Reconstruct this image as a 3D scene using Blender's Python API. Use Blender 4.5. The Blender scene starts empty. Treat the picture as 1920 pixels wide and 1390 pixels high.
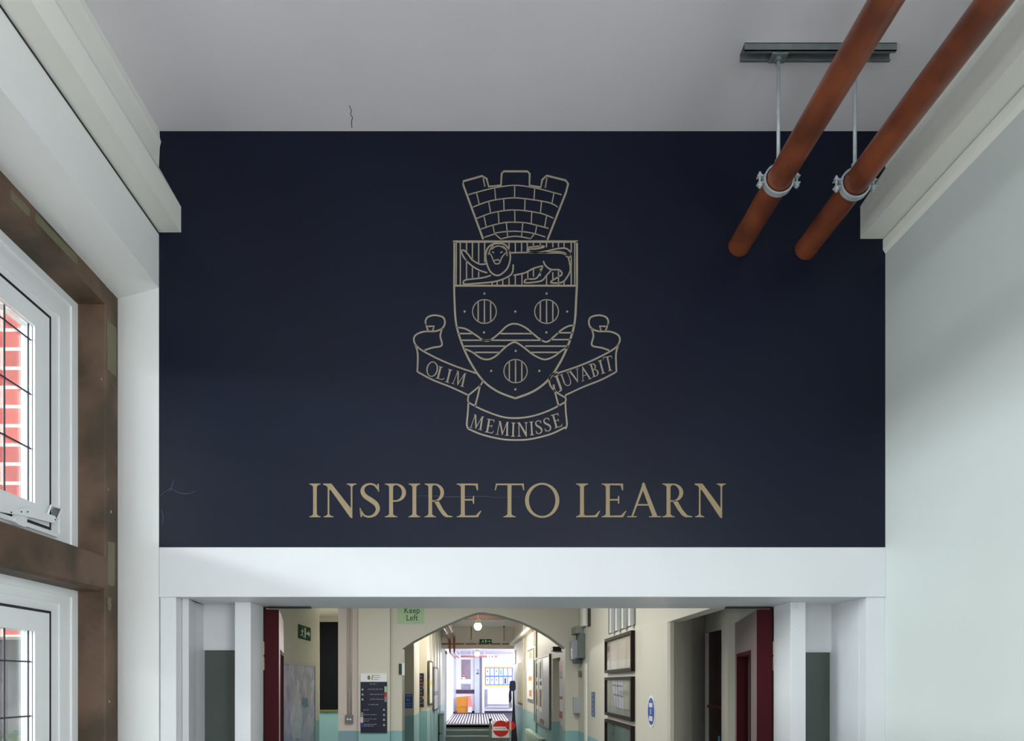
import bpy, bmesh, math, random
from mathutils import Vector
S = bpy.context.scene
COL = S.collection
random.seed(4)
K, VX, HY, EYE, D = 1400.0, 897.0, 1280.0, 1.6, 3.5   # focal length in px, vanishing point, eye height, feature wall distance

# ------------------------------------------------------------------ camera
cd = bpy.data.cameras.new('camera'); cam = bpy.data.objects.new('camera', cd); COL.objects.link(cam)
cam.location = (0, 0, EYE); cam.rotation_euler = (math.pi/2, 0, 0)
cd.sensor_fit = 'HORIZONTAL'; cd.sensor_width = 36; cd.lens = K/1920*36
cd.shift_x = (960-VX)/1920; cd.shift_y = (HY-695)/1920; cd.clip_start = 0.02; cd.clip_end = 200
S.camera = cam
# ------------------------------------------------------------------ sky, daylight, added fill lamps, exposure
w = bpy.data.worlds.new('world'); S.world = w; w.use_nodes = True
bg = w.node_tree.nodes['Background']; bg.inputs[0].default_value = (0.86, 0.93, 1.0, 1); bg.inputs[1].default_value = 2.6
S.view_settings.view_transform = 'Standard'; S.view_settings.look = 'None'
S.view_settings.exposure = 0.72; S.view_settings.gamma = 1.0; S.view_settings.use_curve_mapping = False
def area(name, loc, rot, sx, sy, power, col=(1, 1, 1)):
    l = bpy.data.lights.new(name, 'AREA'); l.shape = 'RECTANGLE'; l.size = sx; l.size_y = sy
    l.energy = power; l.color = col
    o = bpy.data.objects.new(name, l); COL.objects.link(o); o.location = loc; o.rotation_euler = rot; return o
R90 = math.pi/2
area('low_sky_strip_lamp', (-6.0, -1.0, 3.55), (0, -R90, 0), 0.4, 8.0, 520, (0.92, 0.97, 1.0))  # strip lamp added and shaped to edge the shadow band under the right cornice
area('daylight_side_windows', (-2.5, -0.3, 2.2), (0, -R90, 0), 2.3, 5.2, 12, (0.90, 0.96, 1.0))
area('right_rear_fill', (2.0, -1.9, 1.9), (0.35, R90, 0), 1.9, 2.4, 90, (0.95, 0.97, 1.0))  # lamp added behind the camera to brighten surfaces on the left
area('ceiling_fill_side_windows', (-2.6, -0.2, 1.0), (0, -R90*1.55, 0), 1.6, 5.2, 95, (0.95, 0.96, 1.0))  # lamp added low outside to lift the ceiling, in place of ground bounce
area('cross_hall_ceiling_fill', (-0.7, 6.4, 2.97), (0, 0, 0), 2.6, 3.2, 60, (1.0, 0.98, 0.95))  # unseen overhead panel lamp added to brighten the cross hall
area('passage_ceiling_fill', (-2.9, 13.6, 2.95), (0, 0, 0), 0.9, 2.0, 44, (1.0, 0.97, 0.90))  # unseen lamp added under the passage ceiling to lift this end
area('vestibule_side_fill', (2.2, 25.2, 1.9), (0, R90, 0), 1.6, 4.5, 23, (0.95, 0.97, 1.0))  # out-of-view side lamp added to make the vestibule bright
area('vestibule_ceiling_fill', (0.4, 26.0, 2.66), (0, 0, 0), 1.6, 3.6, 11, (0.97, 0.96, 1.0))  # lamp added under the solid vestibule ceiling; no rooflight is built

# ------------------------------------------------------------------ helpers
def lin(c):
    c = c/255.0
    return c/12.92 if c <= 0.04045 else ((c+0.055)/1.055)**2.4
MATS = {}
def mat(name, rgb, rough=0.6, metal=0.0, var=0.06, scale=6.0, bump=0.0, emit=0.0, spec=None, dark=None):
    if name in MATS: return MATS[name]
    m = bpy.data.materials.new(name); m.use_nodes = True; nt = m.node_tree; b = nt.nodes['Principled BSDF']
    c = [lin(v) for v in rgb]
    tc = nt.nodes.new('ShaderNodeTexCoord'); nz = nt.nodes.new('ShaderNodeTexNoise')
    nz.inputs['Scale'].default_value = scale; nz.inputs['Detail'].default_value = 5
    nt.links.new(tc.outputs['Object'], nz.inputs['Vector'])
    cr = nt.nodes.new('ShaderNodeValToRGB')
    d = [lin(v) for v in dark] if dark else [v*(1-var) for v in c]
    cr.color_ramp.elements[0].position = 0.38; cr.color_ramp.elements[0].color = (*d, 1)
    cr.color_ramp.elements[1].position = 0.62; cr.color_ramp.elements[1].color = (*[min(1, v*(1+var*0.4)) for v in c], 1)
    nt.links.new(nz.outputs['Fac'], cr.inputs['Fac']); nt.links.new(cr.outputs['Color'], b.inputs['Base Color'])
    b.inputs['Roughness'].default_value = rough; b.inputs['Metallic'].default_value = metal
    if spec is not None: b.inputs['Specular IOR Level'].default_value = spec
    if bump:
        n2 = nt.nodes.new('ShaderNodeTexNoise'); n2.inputs['Scale'].default_value = scale*8; n2.inputs['Detail'].default_value = 4
        nt.links.new(tc.outputs['Object'], n2.inputs['Vector'])
        bp = nt.nodes.new('ShaderNodeBump'); bp.inputs['Strength'].default_value = bump; bp.inputs['Distance'].default_value = 0.004
        nt.links.new(n2.outputs['Fac'], bp.inputs['Height']); nt.links.new(bp.outputs['Normal'], b.inputs['Normal'])
    if emit:
        b.inputs['Emission Color'].default_value = (*c, 1); b.inputs['Emission Strength'].default_value = emit
    MATS[name] = m; return m
def brick_mat(name, c1, c2, mort, bw, bh, ms=0.012):
    m = bpy.data.materials.new(name); m.use_nodes = True; nt = m.node_tree; b = nt.nodes['Principled BSDF']
    tc = nt.nodes.new('ShaderNodeTexCoord'); mp = nt.nodes.new('ShaderNodeMapping'); mp.inputs['Rotation'].default_value = (R90, 0, 0)
    br = nt.nodes.new('ShaderNodeTexBrick'); br.inputs['Scale'].default_value = 1.0
    for k, c in (('Color1', c1), ('Color2', c2), ('Mortar', mort)): br.inputs[k].default_value = (*[lin(v) for v in c], 1)
    br.inputs['Mortar Size'].default_value = ms; br.inputs['Brick Width'].default_value = bw; br.inputs['Row Height'].default_value = bh
    nt.links.new(tc.outputs['Object'], mp.inputs['Vector']); nt.links.new(mp.outputs['Vector'], br.inputs['Vector'])
    nt.links.new(br.outputs['Color'], b.inputs['Base Color']); b.inputs['Roughness'].default_value = 0.9
    MATS[name] = m; return m
def split_mat(name, top, low, z, rough=0.55):
    """painted wall: upper colour above height z, dado colour below (with a thin pale line)"""
    m = bpy.data.materials.new(name); m.use_nodes = True; nt = m.node_tree; b = nt.nodes['Principled BSDF']
    tc = nt.nodes.new('ShaderNodeTexCoord'); sp = nt.nodes.new('ShaderNodeSeparateXYZ')
    nt.links.new(tc.outputs['Object'], sp.inputs['Vector'])
    gt = nt.nodes.new('ShaderNodeMath'); gt.operation = 'GREATER_THAN'; gt.inputs[1].default_value = z
    nt.links.new(sp.outputs['Z'], gt.inputs[0])
    mx = nt.nodes.new('ShaderNodeMix'); mx.data_type = 'RGBA'
    nt.links.new(gt.outputs[0], mx.inputs[0])
    mx.inputs[6].default_value = (*[lin(v) for v in low], 1); mx.inputs[7].default_value = (*[lin(v) for v in top], 1)
    nz = nt.nodes.new('ShaderNodeTexNoise'); nz.inputs['Scale'].default_value = 2.5
    nt.links.new(tc.outputs['Object'], nz.inputs['Vector'])
    m2 = nt.nodes.new('ShaderNodeMix'); m2.data_type = 'RGBA'; m2.blend_type = 'MULTIPLY'; m2.inputs[0].default_value = 0.15
    nt.links.new(mx.outputs[2], m2.inputs[6]); nt.links.new(nz.outputs['Color'], m2.inputs[7])
    nt.links.new(mx.outputs[2], b.inputs['Base Color']); b.inputs['Roughness'].default_value = rough
    MATS[name] = m; return m
def glass_mat(name, tint=(0.93, 0.96, 0.95), refl=0.12):
    m = bpy.data.materials.new(name); m.use_nodes = True; nt = m.node_tree
    for n in list(nt.nodes): nt.nodes.remove(n)
    o = nt.nodes.new('ShaderNodeOutputMaterial'); t = nt.nodes.new('ShaderNodeBsdfTransparent'); g = nt.nodes.new('ShaderNodeBsdfGlossy')
    t.inputs[0].default_value = (*tint, 1); g.inputs['Roughness'].default_value = 0.03
    mx = nt.nodes.new('ShaderNodeMixShader'); fr = nt.nodes.new('ShaderNodeFresnel'); fr.inputs[0].default_value = 1.45
    ml = nt.nodes.new('ShaderNodeMath'); ml.operation = 'MULTIPLY'; ml.inputs[1].default_value = refl*6
    nt.links.new(fr.outputs[0], ml.inputs[0]); nt.links.new(ml.outputs[0], mx.inputs[0])
    nt.links.new(t.outputs[0], mx.inputs[1]); nt.links.new(g.outputs[0], mx.inputs[2]); nt.links.new(mx.outputs[0], o.inputs[0])
    MATS[name] = m; return m

BM = bmesh.new
def box(bm, x0, x1, y0, y1, z0, z1, bev=0.0):
    if x1 < x0: x0, x1 = x1, x0
    if y1 < y0: y0, y1 = y1, y0
    if z1 < z0: z0, z1 = z1, z0
    v = [bm.verts.new(p) for p in ((x0,y0,z0),(x1,y0,z0),(x1,y1,z0),(x0,y1,z0),(x0,y0,z1),(x1,y0,z1),(x1,y1,z1),(x0,y1,z1))]
    fs = [bm.faces.new([v[i] for i in f]) for f in ((3,2,1,0),(4,5,6,7),(0,1,5,4),(1,2,6,5),(2,3,7,6),(3,0,4,7))]
    if bev:
        es = list({e for f in fs for e in f.edges})
        bmesh.ops.bevel(bm, geom=es, offset=bev, segments=2, profile=0.5, affect='EDGES')
    return bm
def prism(bm, pts, a, b):
    """closed prism from two lists made by functions a(p), b(p) of 2-D points"""
    A = [bm.verts.new(a(p)) for p in pts]; B = [bm.verts.new(b(p)) for p in pts]
    n = len(pts)
    bm.faces.new(A); bm.faces.new(B[::-1])
    for i in range(n): bm.faces.new((A[i], B[i], B[(i+1) % n], A[(i+1) % n]))
    return bm
def prism_z(bm, pts, z0, z1): return prism(bm, pts, lambda p: (p[0], p[1], z0), lambda p: (p[0], p[1], z1))
def tube(bm, p0, p1, r, n=24, cap=True):
    p0, p1 = Vector(p0), Vector(p1); d = (p1-p0).normalized()
    a = d.orthogonal().normalized(); b = d.cross(a)
    A = []; B = []
    for i in range(n):
        t = 2*math.pi*i/n; o = (a*math.cos(t)+b*math.sin(t))*r
        A.append(bm.verts.new(p0+o)); B.append(bm.verts.new(p1+o))
    for i in range(n): bm.faces.new((A[i], A[(i+1) % n], B[(i+1) % n], B[i]))
    if cap: bm.faces.new(A[::-1]); bm.faces.new(B)
    return bm
def path_tube(bm, pts, r, n=12):
    pts = [Vector(p) for p in pts]; rings = []
    ref = None
    for i, p in enumerate(pts):
        d = (pts[min(i+1, len(pts)-1)]-pts[max(i-1, 0)]).normalized()
        if ref is None: ref = d.orthogonal().normalized()
        a = (ref-d*ref.dot(d)).normalized(); ref = a; b = d.cross(a)
        rings.append([bm.verts.new(p+(a*math.cos(2*math.pi*k/n)+b*math.sin(2*math.pi*k/n))*r) for k in range(n)])
    for A, B in zip(rings, rings[1:]):
        for k in range(n): bm.faces.new((A[k], A[(k+1) % n], B[(k+1) % n], B[k]))
    bm.faces.new(rings[0][::-1]); bm.faces.new(rings[-1]); return bm
def lathe(bm, prof, c, n=24):
    rings = []
    for r, z in prof: rings.append([bm.verts.new((c[0]+r*math.cos(2*math.pi*k/n), c[1]+r*math.sin(2*math.pi*k/n), c[2]+z)) for k in range(n)])
    for A, B in zip(rings, rings[1:]):
        for k in range(n): bm.faces.new((A[k], A[(k+1) % n], B[(k+1) % n], B[k]))
    bm.faces.new(rings[0][::-1]); bm.faces.new(rings[-1]); return bm
def obj(name, bm, m, parent=None, smooth=False):
    bmesh.ops.recalc_face_normals(bm, faces=bm.faces[:])
    me = bpy.data.meshes.new(name); bm.to_mesh(me); bm.free()
    if smooth:
        for p in me.polygons: p.use_smooth = True
    o = bpy.data.objects.new(name, me); me.materials.append(m); COL.objects.link(o)
    if parent:
        o.parent = parent; o.location = -Vector(parent.location) if not parent.parent else Vector((0, 0, 0))
        if parent.parent: o.location = (0, 0, 0)
    return o
def tag(o, label, cat, group=None, kind=None):
    o['label'] = label; o['category'] = cat
    if group: o['group'] = group
    if kind: o['kind'] = kind
    return o
def thing(name, label, cat, loc=(0, 0, 0), group=None):
    o = bpy.data.objects.new(name, None); COL.objects.link(o); o.location = loc; o.empty_display_size = 0.1
    return tag(o, label, cat, group)
def struct(name, bm, m, parent=None, label=None, smooth=False):
    o = obj(name, bm, m, parent, smooth)
    if not parent:
        o['kind'] = 'structure'
        if label: o['label'] = label
    return o
def sroot(name, loc=(0, 0, 0), label=None):
    o = bpy.data.objects.new(name, None); COL.objects.link(o); o.location = loc; o['kind'] = 'structure'; o.empty_display_size = 0.1
    if label: o['label'] = label
    return o
class Pl:
    """a wall plane: to3(u along, v height, d out of the wall)"""
    def __init__(s, O, u, n): s.O = Vector(O); s.u = Vector(u).normalized(); s.n = Vector(n).normalized(); s.v = Vector((0, 0, 1))
    def __call__(s, a, b, d=0.0): return s.O+s.u*a+s.v*b+s.n*d
def pbox(bm, P, a0, a1, b0, b1, d0, d1):
    q = [(a0, b0), (a1, b0), (a1, b1), (a0, b1)]
    return prism(bm, q, lambda p: P(p[0], p[1], d0), lambda p: P(p[0], p[1], d1))
def pdisc(bm, P, a, b, r, d0, d1, n=32, ry=None):
    ry = ry or r
    q = [(a+r*math.cos(2*math.pi*k/n), b+ry*math.sin(2*math.pi*k/n)) for k in range(n)]
    return prism(bm, q, lambda p: P(p[0], p[1], d0), lambda p: P(p[0], p[1], d1))
def pframe(bm, P, a0, a1, b0, b1, w, d0, d1):
    pbox(bm, P, a0, a0+w, b0, b1, d0, d1); pbox(bm, P, a1-w, a1, b0, b1, d0, d1)
    pbox(bm, P, a0+w, a1-w, b0, b0+w, d0, d1); pbox(bm, P, a0+w, a1-w, b1-w, b1, d0, d1); return bm
def text(name, s, size, P, a, b, d, m, parent, align='CENTER', sx=1.0, th=0.0006):
    cu = bpy.data.curves.new('t', 'FONT'); cu.body = s; cu.size = size; cu.align_x = align; cu.align_y = 'CENTER'
    cu.resolution_u = 3; cu.extrude = th
    t = bpy.data.objects.new('t', cu); COL.objects.link(t)
    dg = bpy.context.evaluated_depsgraph_get(); dg.update()
    src = bpy.data.meshes.new_from_object(t.evaluated_get(dg))
    bpy.data.objects.remove(t)
    for v in src.vertices: v.co = P(a+v.co.x*sx, b+v.co.y, d+v.co.z)
    src.materials.clear(); src.materials.append(m); src.name = name
    o = bpy.data.objects.new(name, src); COL.objects.link(o); o.parent = parent
    o.location = -Vector(parent.location) if not parent.parent else (0, 0, 0)
    return o
def px(p, Z): return (p-VX)*Z/K            # photo column -> world x at distance Z
def pz(p, Z): return EYE+(HY-p)*Z/K        # photo row -> world z at distance Z
FR = lambda Z: Pl((0, Z, 0), (1, 0, 0), (0, -1, 0))     # plane facing the camera
RWp = Pl((1.27, 0, 0), (0, -1, 0), (-1, 0, 0))          # near right corridor wall; u = -Y
LWp = Pl((-2.6, 0, 0), (0, 1, 0), (1, 0, 0))            # left cross-hall wall; u = +Y

# ------------------------------------------------------------------ materials
RIGHTW = mat('right_wall_paint', (203, 208, 205), 0.55, var=0.02, scale=2, bump=0.12)
WHITE = mat('white_wall_paint', (236, 238, 236), 0.55, var=0.02, scale=2, bump=0.12)
CEIL = mat('ceiling_paint', (226, 223, 228), 0.8, var=0.03, scale=1.5, bump=0.15)
GLOSSW = mat('white_gloss_paint', (214, 216, 219), 0.42, var=0.02, scale=3, bump=0.05)
CREAM = mat('cream_cornice_paint', (238, 239, 230), 0.5, var=0.02, scale=3, bump=0.08)
NAVY = mat('navy_satin_paint', (12, 19, 38), 0.38, var=0.10, scale=1.6, bump=0.2, spec=0.22)
GOLD = mat('tan_vinyl', (142, 124, 92), 0.5, var=0.05, scale=20)
CRESTM = mat('pale_bronze_vinyl', (146, 137, 118), 0.5, var=0.05, scale=20)
BROWN = mat('weathered_brown_timber', (98, 76, 60), 0.6, var=0.3, scale=4.5, bump=0.5, dark=(66, 54, 38))
PATCH = mat('olive_filler', (112, 108, 84), 0.7, var=0.1)
SPOT = mat('pale_paint_spot', (190, 188, 176), 0.7)
UPVC = mat('white_upvc', (240, 243, 243), 0.3, var=0.01)
BLACK = mat('black_rubber', (16, 17, 20), 0.5)
LEAD = mat('lead_strip', (62, 58, 68), 0.5, metal=0.3)
STEEL = mat('galvanised_steel', (188, 198, 202), 0.4, metal=0.35, var=0.1, scale=30)
DSTEEL = mat('dull_channel_steel', (126, 133, 134), 0.5, metal=0.4, var=0.1, scale=30)
PIPE = mat('brown_pipe_paint', (132, 70, 44), 0.34, var=0.18, scale=5, dark=(100, 52, 34))
RED = mat('dark_red_gloss', (62, 9, 19), 0.6, var=0.1, scale=3, spec=0.12)
LEAFM = mat('red_door_reflection', (126, 112, 112), 0.4, var=0.05)  # pale tone paints the bright wall's reflection in red gloss
DGREEN = mat('dark_wired_glass', (72, 82, 76), 0.25, var=0.12, scale=3)
CORR = split_mat('cream_wall_turquoise_dado', (208, 204, 190), (140, 182, 184), 0.985)
CORRP = split_mat('pink_cream_wall_turquoise_dado', (204, 193, 186), (128, 158, 168), 0.985)
CCEIL = mat('corridor_ceiling_paint', (226, 222, 206), 0.7, var=0.02)
FLOOR = mat('grey_blue_lino', (96, 108, 118), 0.35, var=0.06)
HFLOOR = mat('hall_floor_lino', (150, 146, 138), 0.4, var=0.06)
SHADE = mat('recess_paint', (206, 204, 194), 0.5, var=0.03)
NAVYS = mat('navy_sign', (20, 22, 48), 0.4, var=0.05)
BLUE = mat('blue_sign', (24, 74, 160), 0.4, var=0.05)
GREEN = mat('green_sign', (10, 84, 56), 0.8, var=0.05, spec=0.1)
PGREEN = mat('pale_green_card', (172, 204, 162), 0.6, var=0.04)
WPAPER = mat('white_paper', (232, 234, 236), 0.6, var=0.02)
GREYT = mat('grey_print', (150, 152, 165), 0.6)
REDS = mat('red_sign', (196, 28, 24), 0.4, var=0.05)
ORANGE = mat('orange_card', (214, 140, 44), 0.6, var=0.06)
PINK = mat('pink_card', (236, 140, 140), 0.6)
YEL = mat('pale_yellow_board', (222, 214, 130), 0.6)
DKB = mat('dark_brown_frame', (36, 24, 22), 0.6, var=0.1, spec=0.2)
GREYC = mat('grey_green_cabinet', (104, 116, 110), 0.45, var=0.06)
LGREY = mat('light_grey_plastic', (172, 176, 184), 0.45)
GLOBE = mat('opal_globe', (255, 248, 232), 0.3, emit=7.0)
GLASS = glass_mat('window_glass')
PGLASS = glass_mat('picture_glass', (0.97, 0.97, 0.96), 0.07)

# ------------------------------------------------------------------ hall shell
XL, XR, ZC = px(298, D), px(1660, D), pz(246, D)
ZN, ZB = pz(1027, D), 2.0
struct('ceiling', box(BM(), -2.0, 2.1, -4.1, 4.0, ZC, ZC+0.12), CEIL)
struct('floor', box(BM(), -2.0, 2.1, -4.1, 4.0, -0.1, 0), HFLOOR)
struct('wall_front', box(BM(), XL, XR, D, 4.03, ZN, ZC), NAVY, label='navy painted wall above the corridor opening')
struct('trim_1', box(BM(), XL+0.003, XR, D-0.006, 4.03, ZB, ZN, 0.002), GLOSSW, label='white beam across the top of the corridor opening')
b = BM(); box(b, XR, XR+0.15, -0.6, 4.03, 0, ZC); box(b, XR, XR+0.15, -4.1, -3.2, 0, ZC); box(b, XR, XR+0.15, -3.2, -0.6, 0, 0.8); box(b, XR, XR+0.15, -3.2, -0.6, 2.95, ZC); struct('wall_right', b, RIGHTW)
b = BM(); P = Pl((XR+0.05, 0, 0), (0, 1, 0), (-1, 0, 0)); pframe(b, P, -3.2, -0.6, 0.8, 2.95, 0.06, 0, 0.05); pbox(b, P, -1.93, -1.87, 0.86, 2.89, 0, 0.05)
r = sroot('window_10', (XR+0.05, -1.9, 0.8)); struct('window_frame', b, UPVC, r)  # unseen window added to go with the right rear fill lamp
# rear wall
b = BM(); box(b, -2.0, 2.05, -4.1, -3.85, 0, ZC); struct('wall_back', b, WHITE)

# left side: lintel, pier, cornices.  rise = slight fall of the old lintel towards the far wall
XW = -1.736; rise = 0.012
def extr(bm, prof, y0, y1, k=0.0):
    """extrude an (x,z) profile along Y, lifting it by k per metre towards the camera"""
    return prism(bm, prof, lambda p: (p[0], y1, p[1]+k*(D-y1)), lambda p: (p[0], y0, p[1]+k*(D-y0)))
b = BM(); extr(b, [(XL, 3.45), (XL, ZC+0.05), (-2.0, ZC+0.05), (-2.0, 3.45)], -3.9, D+0.0, rise)
prism_z(b, [(XL, D), (XW, 3.60), (-2.0, 3.62), (-2.0, D)], 3.45, ZC)
struct('trim_2', b, WHITE, label='white lintel over the side windows')
b = BM(); prism_z(b, [(XL, D), (XW, 3.60), (-2.0, 3.62), (-2.0, 3.9), (XL, 3.9)], 0, ZC); struct('wall_left', b, WHITE)
def cornice(name, s, X0, Xf, zt, zs, zm, zb, k, label):
    prof = [(X0, zt+0.08), (X0+s*0.004, zt-0.03), (X0+s*0.010, zt-0.05), (X0+s*0.004, zt-0.075), (X0, zs), (Xf, zm), (Xf, zb), (X0, zb), (X0-s*0.02, zb), (X0-s*0.02, zt+0.08)]
    b = BM(); extr(b, prof, -3.85, D, k); return struct(name, b, CREAM, label=label)
cornice('trim_3', 1, XL, px(339.5, D), ZC, pz(314, D), pz(388, D), pz(436, D), rise, 'cream stepped cornice on the left')
cornice('trim_4', -1, XR, px(1613, D), ZC, pz(316, D), pz(387, D), pz(448, D), -0.003, 'cream stepped cornice on the right')
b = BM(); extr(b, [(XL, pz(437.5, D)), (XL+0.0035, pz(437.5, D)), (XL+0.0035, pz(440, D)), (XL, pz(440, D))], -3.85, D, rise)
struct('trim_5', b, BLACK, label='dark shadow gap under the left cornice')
b = BM(); extr(b, [(XR, pz(450, D)), (XR-0.012, pz(450, D)), (XR-0.012, pz(468, D)), (XR, pz(476, D))], -3.85, D, -0.003)
struct('trim_6', b, CREAM, label='slim batten under the right cornice')

# ceiling crack
b = BM()
pts = [(655, 198), (659, 207), (657, 214), (661, 220), (659, 228), (660, 239)]
q = [Vector((px(x, (ZC-EYE)*K/(HY-y)), (ZC-EYE)*K/(HY-y), ZC-0.001)) for x, y in pts]
path_tube(b, q, 0.0016, 5); tag(obj('ceiling_crack', b, mat('crack_dark', (70, 72, 78), 0.8)), 'thin dark crack in the ceiling paint above the navy wall', 'crack')

# brown timber window wall
YJ = 3.477; XO = -1.863; ZH = 3.361; ZT0, ZT1 = 2.025, 2.19
b = BM(); box(b, -1.98, XW, YJ, 3.60, 0, 3.452, 0.006); t1 = struct('trim_7', b, BROWN, label='brown timber post beside the windows')
b = BM(); extr(b, [(XW, ZH), (XW, 3.452), (-1.98, 3.452), (-1.98, ZH)], -3.85, YJ, rise); t2 = struct('trim_8', b, BROWN, label='brown timber window head')
b = BM(); extr(b, [(XW, ZT0+0.012), (XW, ZT1-0.008), (XW-0.01, ZT1), (-1.98, ZT1), (-1.98, ZT0), (XW-0.02, ZT0)], -3.85, YJ, 0); t3 = struct('trim_9', b, BROWN, label='brown timber transom between the windows')
b = BM()
for y in (1.58, -0.35, -2.3): box(b, -1.98, XW, y, y+0.14, 0.75, ZH+0.03)
box(b, -1.98, XW, -3.85, YJ, 0.68, 0.80); struct('trim_10', b, BROWN, label='brown timber posts and sill of the window wall')
struct('wall_left_lower', box(BM(), -2.0, XW+0.02, -3.85, YJ+0.1, 0, 0.69), WHITE)
LP = Pl((XW, 0, 0), (0, 1, 0), (1, 0, 0))
def patch(par, y0, y1, z0, z1, n='filler_patch', m=PATCH, j=0.004):
    b = BM(); a = []
    for k in range(16):
        t = k/16*2*math.pi; c = max(abs(math.cos(t)), abs(math.sin(t)))
        a.append(((y0+y1)/2+(y1-y0)/2*math.cos(t)/c+random.uniform(-j, j), (z0+z1)/2+(z1-z0)/2*math.sin(t)/c+random.uniform(-j, j)))
    prism(b, a, lambda p: LP(p[0], p[1], 0.0), lambda p: LP(p[0], p[1], 0.0012)); return obj(n, b, m, par)
def yy(p): return -XW*K/(VX-p)
for (p0, p1, a, c) in ((201, 218, 608, 700), (202, 215, 1017, 1098), (202, 208, 1121, 1145)):
    Ym = (yy(p0)+yy(p1))/2; patch(t1, yy(p0), yy(p1), pz(c, Ym), pz(a, Ym))
for (p0, p1, h0, h1) in ((20, 55, 3.388, 3.425), (66, 145, 3.395, 3.435)): patch(t2, yy(p0), yy(p1), h0+0.008, h1+0.008)
for (x, y, s) in ((208, 960, 4), (205, 1316, 3), (203, 918, 2), (190, 711, 2)):
    Ym = yy(x); patch(t1, Ym-0.001*s, Ym+0.001*s, pz(y, Ym)-0.0015*s, pz(y, Ym)+0.0015*s, 'paint_spot', SPOT, 0.0005)

def window(name, y0, y1, z0, z1, ft, fj, fb, lead_z, lead_y, label, k=0.0):
    r = sroot(name, (XO, y0, z0), label)
    P = Pl((XO, 0, 0), (0, 1, 0), (1, 0, 0))
    def fr(a0, a1, b0, b1, wl, wr, wb, wt, d0, d1, nm, m, par=r):
        b = BM(); pbox(b, P, a0, a0+wl, b0, b1, d0, d1); pbox(b, P, a1-wr, a1, b0, b1, d0, d1)
        pbox(b, P, a0+wl, a1-wr, b0, b0+wb, d0, d1); pbox(b, P, a0+wl, a1-wr, b1-wt, b1, d0, d1)
        if k:
            for v in b.verts: v.co.z += k*(D-v.co.y)*max(0, (v.co.z-z0))/(z1-z0)
        return struct(nm, b, m, r)
    fr(y0, y1, z0, z1, 0.05, 0.05, 0.03, 0.035, -0.07, -0.002, 'window_frame', UPVC)
    fr(y0+0.05, y1-0.05, z0+0.03, z1-0.035, fj-0.05, fj-0.05-0.075, fb-0.03, ft-0.035-0.04, -0.07, -0.009, 'window_frame', UPVC)
    fr(y0+fj, y1-0.125, z0+fb, z1-ft+0.04, 0.02, fj-0.125, 0.02, 0.04, -0.07, -0.014, 'window_frame', UPVC)
    a0, a1, b0, b1 = y0+fj, y1-fj, z0+fb, z1-ft
    fr(a0, a1, b0, b1, 0.011, 0.011, 0.011, 0.011, -0.06, -0.0045, 'gasket', BLACK)
    fr(a0+0.010, a1-0.010, b0+0.010, b1-0.010, 0.105, 0.107, 0.08, 0.085, -0.06, -0.006, 'sash', UPVC)
    c0, c1, d0, d1 = a0+0.112, a1-0.114, b0+0.087, b1-0.092
    fr(c0, c1, d0, d1, 0.004, 0.003, 0.004, 0.003, -0.019, -0.016, 'bead', BLACK)
    b = BM(); pbox(b, P, c0, c1, d0, d1, -0.030, -0.025); struct('pane', b, GLASS, r)
    b = BM()
    for z in lead_z:
        if d0 < z < d1: pbox(b, P, c0, c1, z-0.003, z+0.003, -0.025, -0.022)
    for y in lead_y:
        if c0 < y < c1: pbox(b, P, y-0.0035, y+0.0035, d0, d1, -0.025, -0.021)
    for z in lead_z:
        for y in lead_y:
            if d0 < z < d1 and c0 < y < c1: pdisc(b, P, y, z, 0.006, -0.025, -0.020, 8)
    struct('glazing_lead', b, LEAD, r); return r
LY = [3.128-0.158*i for i in range(8)]
w1 = window('window_1', 1.72, YJ, ZT1, ZH, 0.166, 0.213, 0.075, [3.043-0.229*i for i in range(4)], LY, 'upper white leaded casement window', rise)
w2 = window('window_2', 1.72, YJ, 0.80, ZT0, 0.114, 0.213, 0.1, [1.687-0.229*i for i in range(5)], LY, 'lower white leaded window')
n = 4
for y0, y1 in ((-0.21, 1.58), (-2.16, -0.35)):
    for z0, z1 in ((ZT1, ZH), (0.80, ZT0)):
        LYY = [y1-0.36-0.158*i for i in range(9)]
        window('window_%d' % n, y0, y1, z0, z1, 0.14, 0.213, 0.1, [z1-0.34-0.229*i for i in range(4)], LYY, 'white leaded side window nearer the viewer'); n += 1
# casement stay on the upper window
SP = Pl((XO+0.02, 0, 0), (0, 1, 0), (1, 0, 0))
def sy(p): return -(XO+0.02)*K/(VX-p)
def spt(x, y): Y = sy(x); return (Y, pz(y, Y))
st = obj('window_stay', prism(BM(), [spt(*p) for p in ((-30, 938), (30, 955), (42, 952), (55, 950), (64, 957), (100, 968), (104, 976), (96, 981), (60, 972), (42, 968), (28, 966), (-30, 955))], lambda p: SP(p[0], p[1], 0.0), lambda p: SP(p[0], p[1], 0.008)), UPVC, w1)
b = BM(); path_tube(b, [SP(*spt(88, 965), 0.004), SP(*spt(94, 948), 0.004), SP(*spt(114, 954), 0.004), SP(*spt(106, 974), 0.004)], 0.004, 8); obj('stay_handle', b, UPVC, w1)
b = BM(); prism(b, [spt(*p) for p in ((32, 964), (52, 966), (48, 989), (34, 984), (26, 978))], lambda p: SP(p[0], p[1], -0.016), lambda p: SP(p[0], p[1], 0.002)); obj('stay_bracket', b, UPVC, w1)
b = BM(); prism(b, [spt(*p) for p in ((-30, 952), (20, 968), (110, 1003), (110, 1008), (20, 976), (-30, 962))], lambda p: SP(p[0], p[1], -0.025), lambda p: SP(p[0], p[1], -0.002)); obj('stay_rail', b, UPVC, w1)
b = BM()
for x, y in ((36, 960), (48, 960), (100, 975), (17, 961)): pdisc(b, SP, *spt(x, y), 0.0032, 0.008, 0.010, 10)
obj('screw', b, BLACK, w1)
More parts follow.
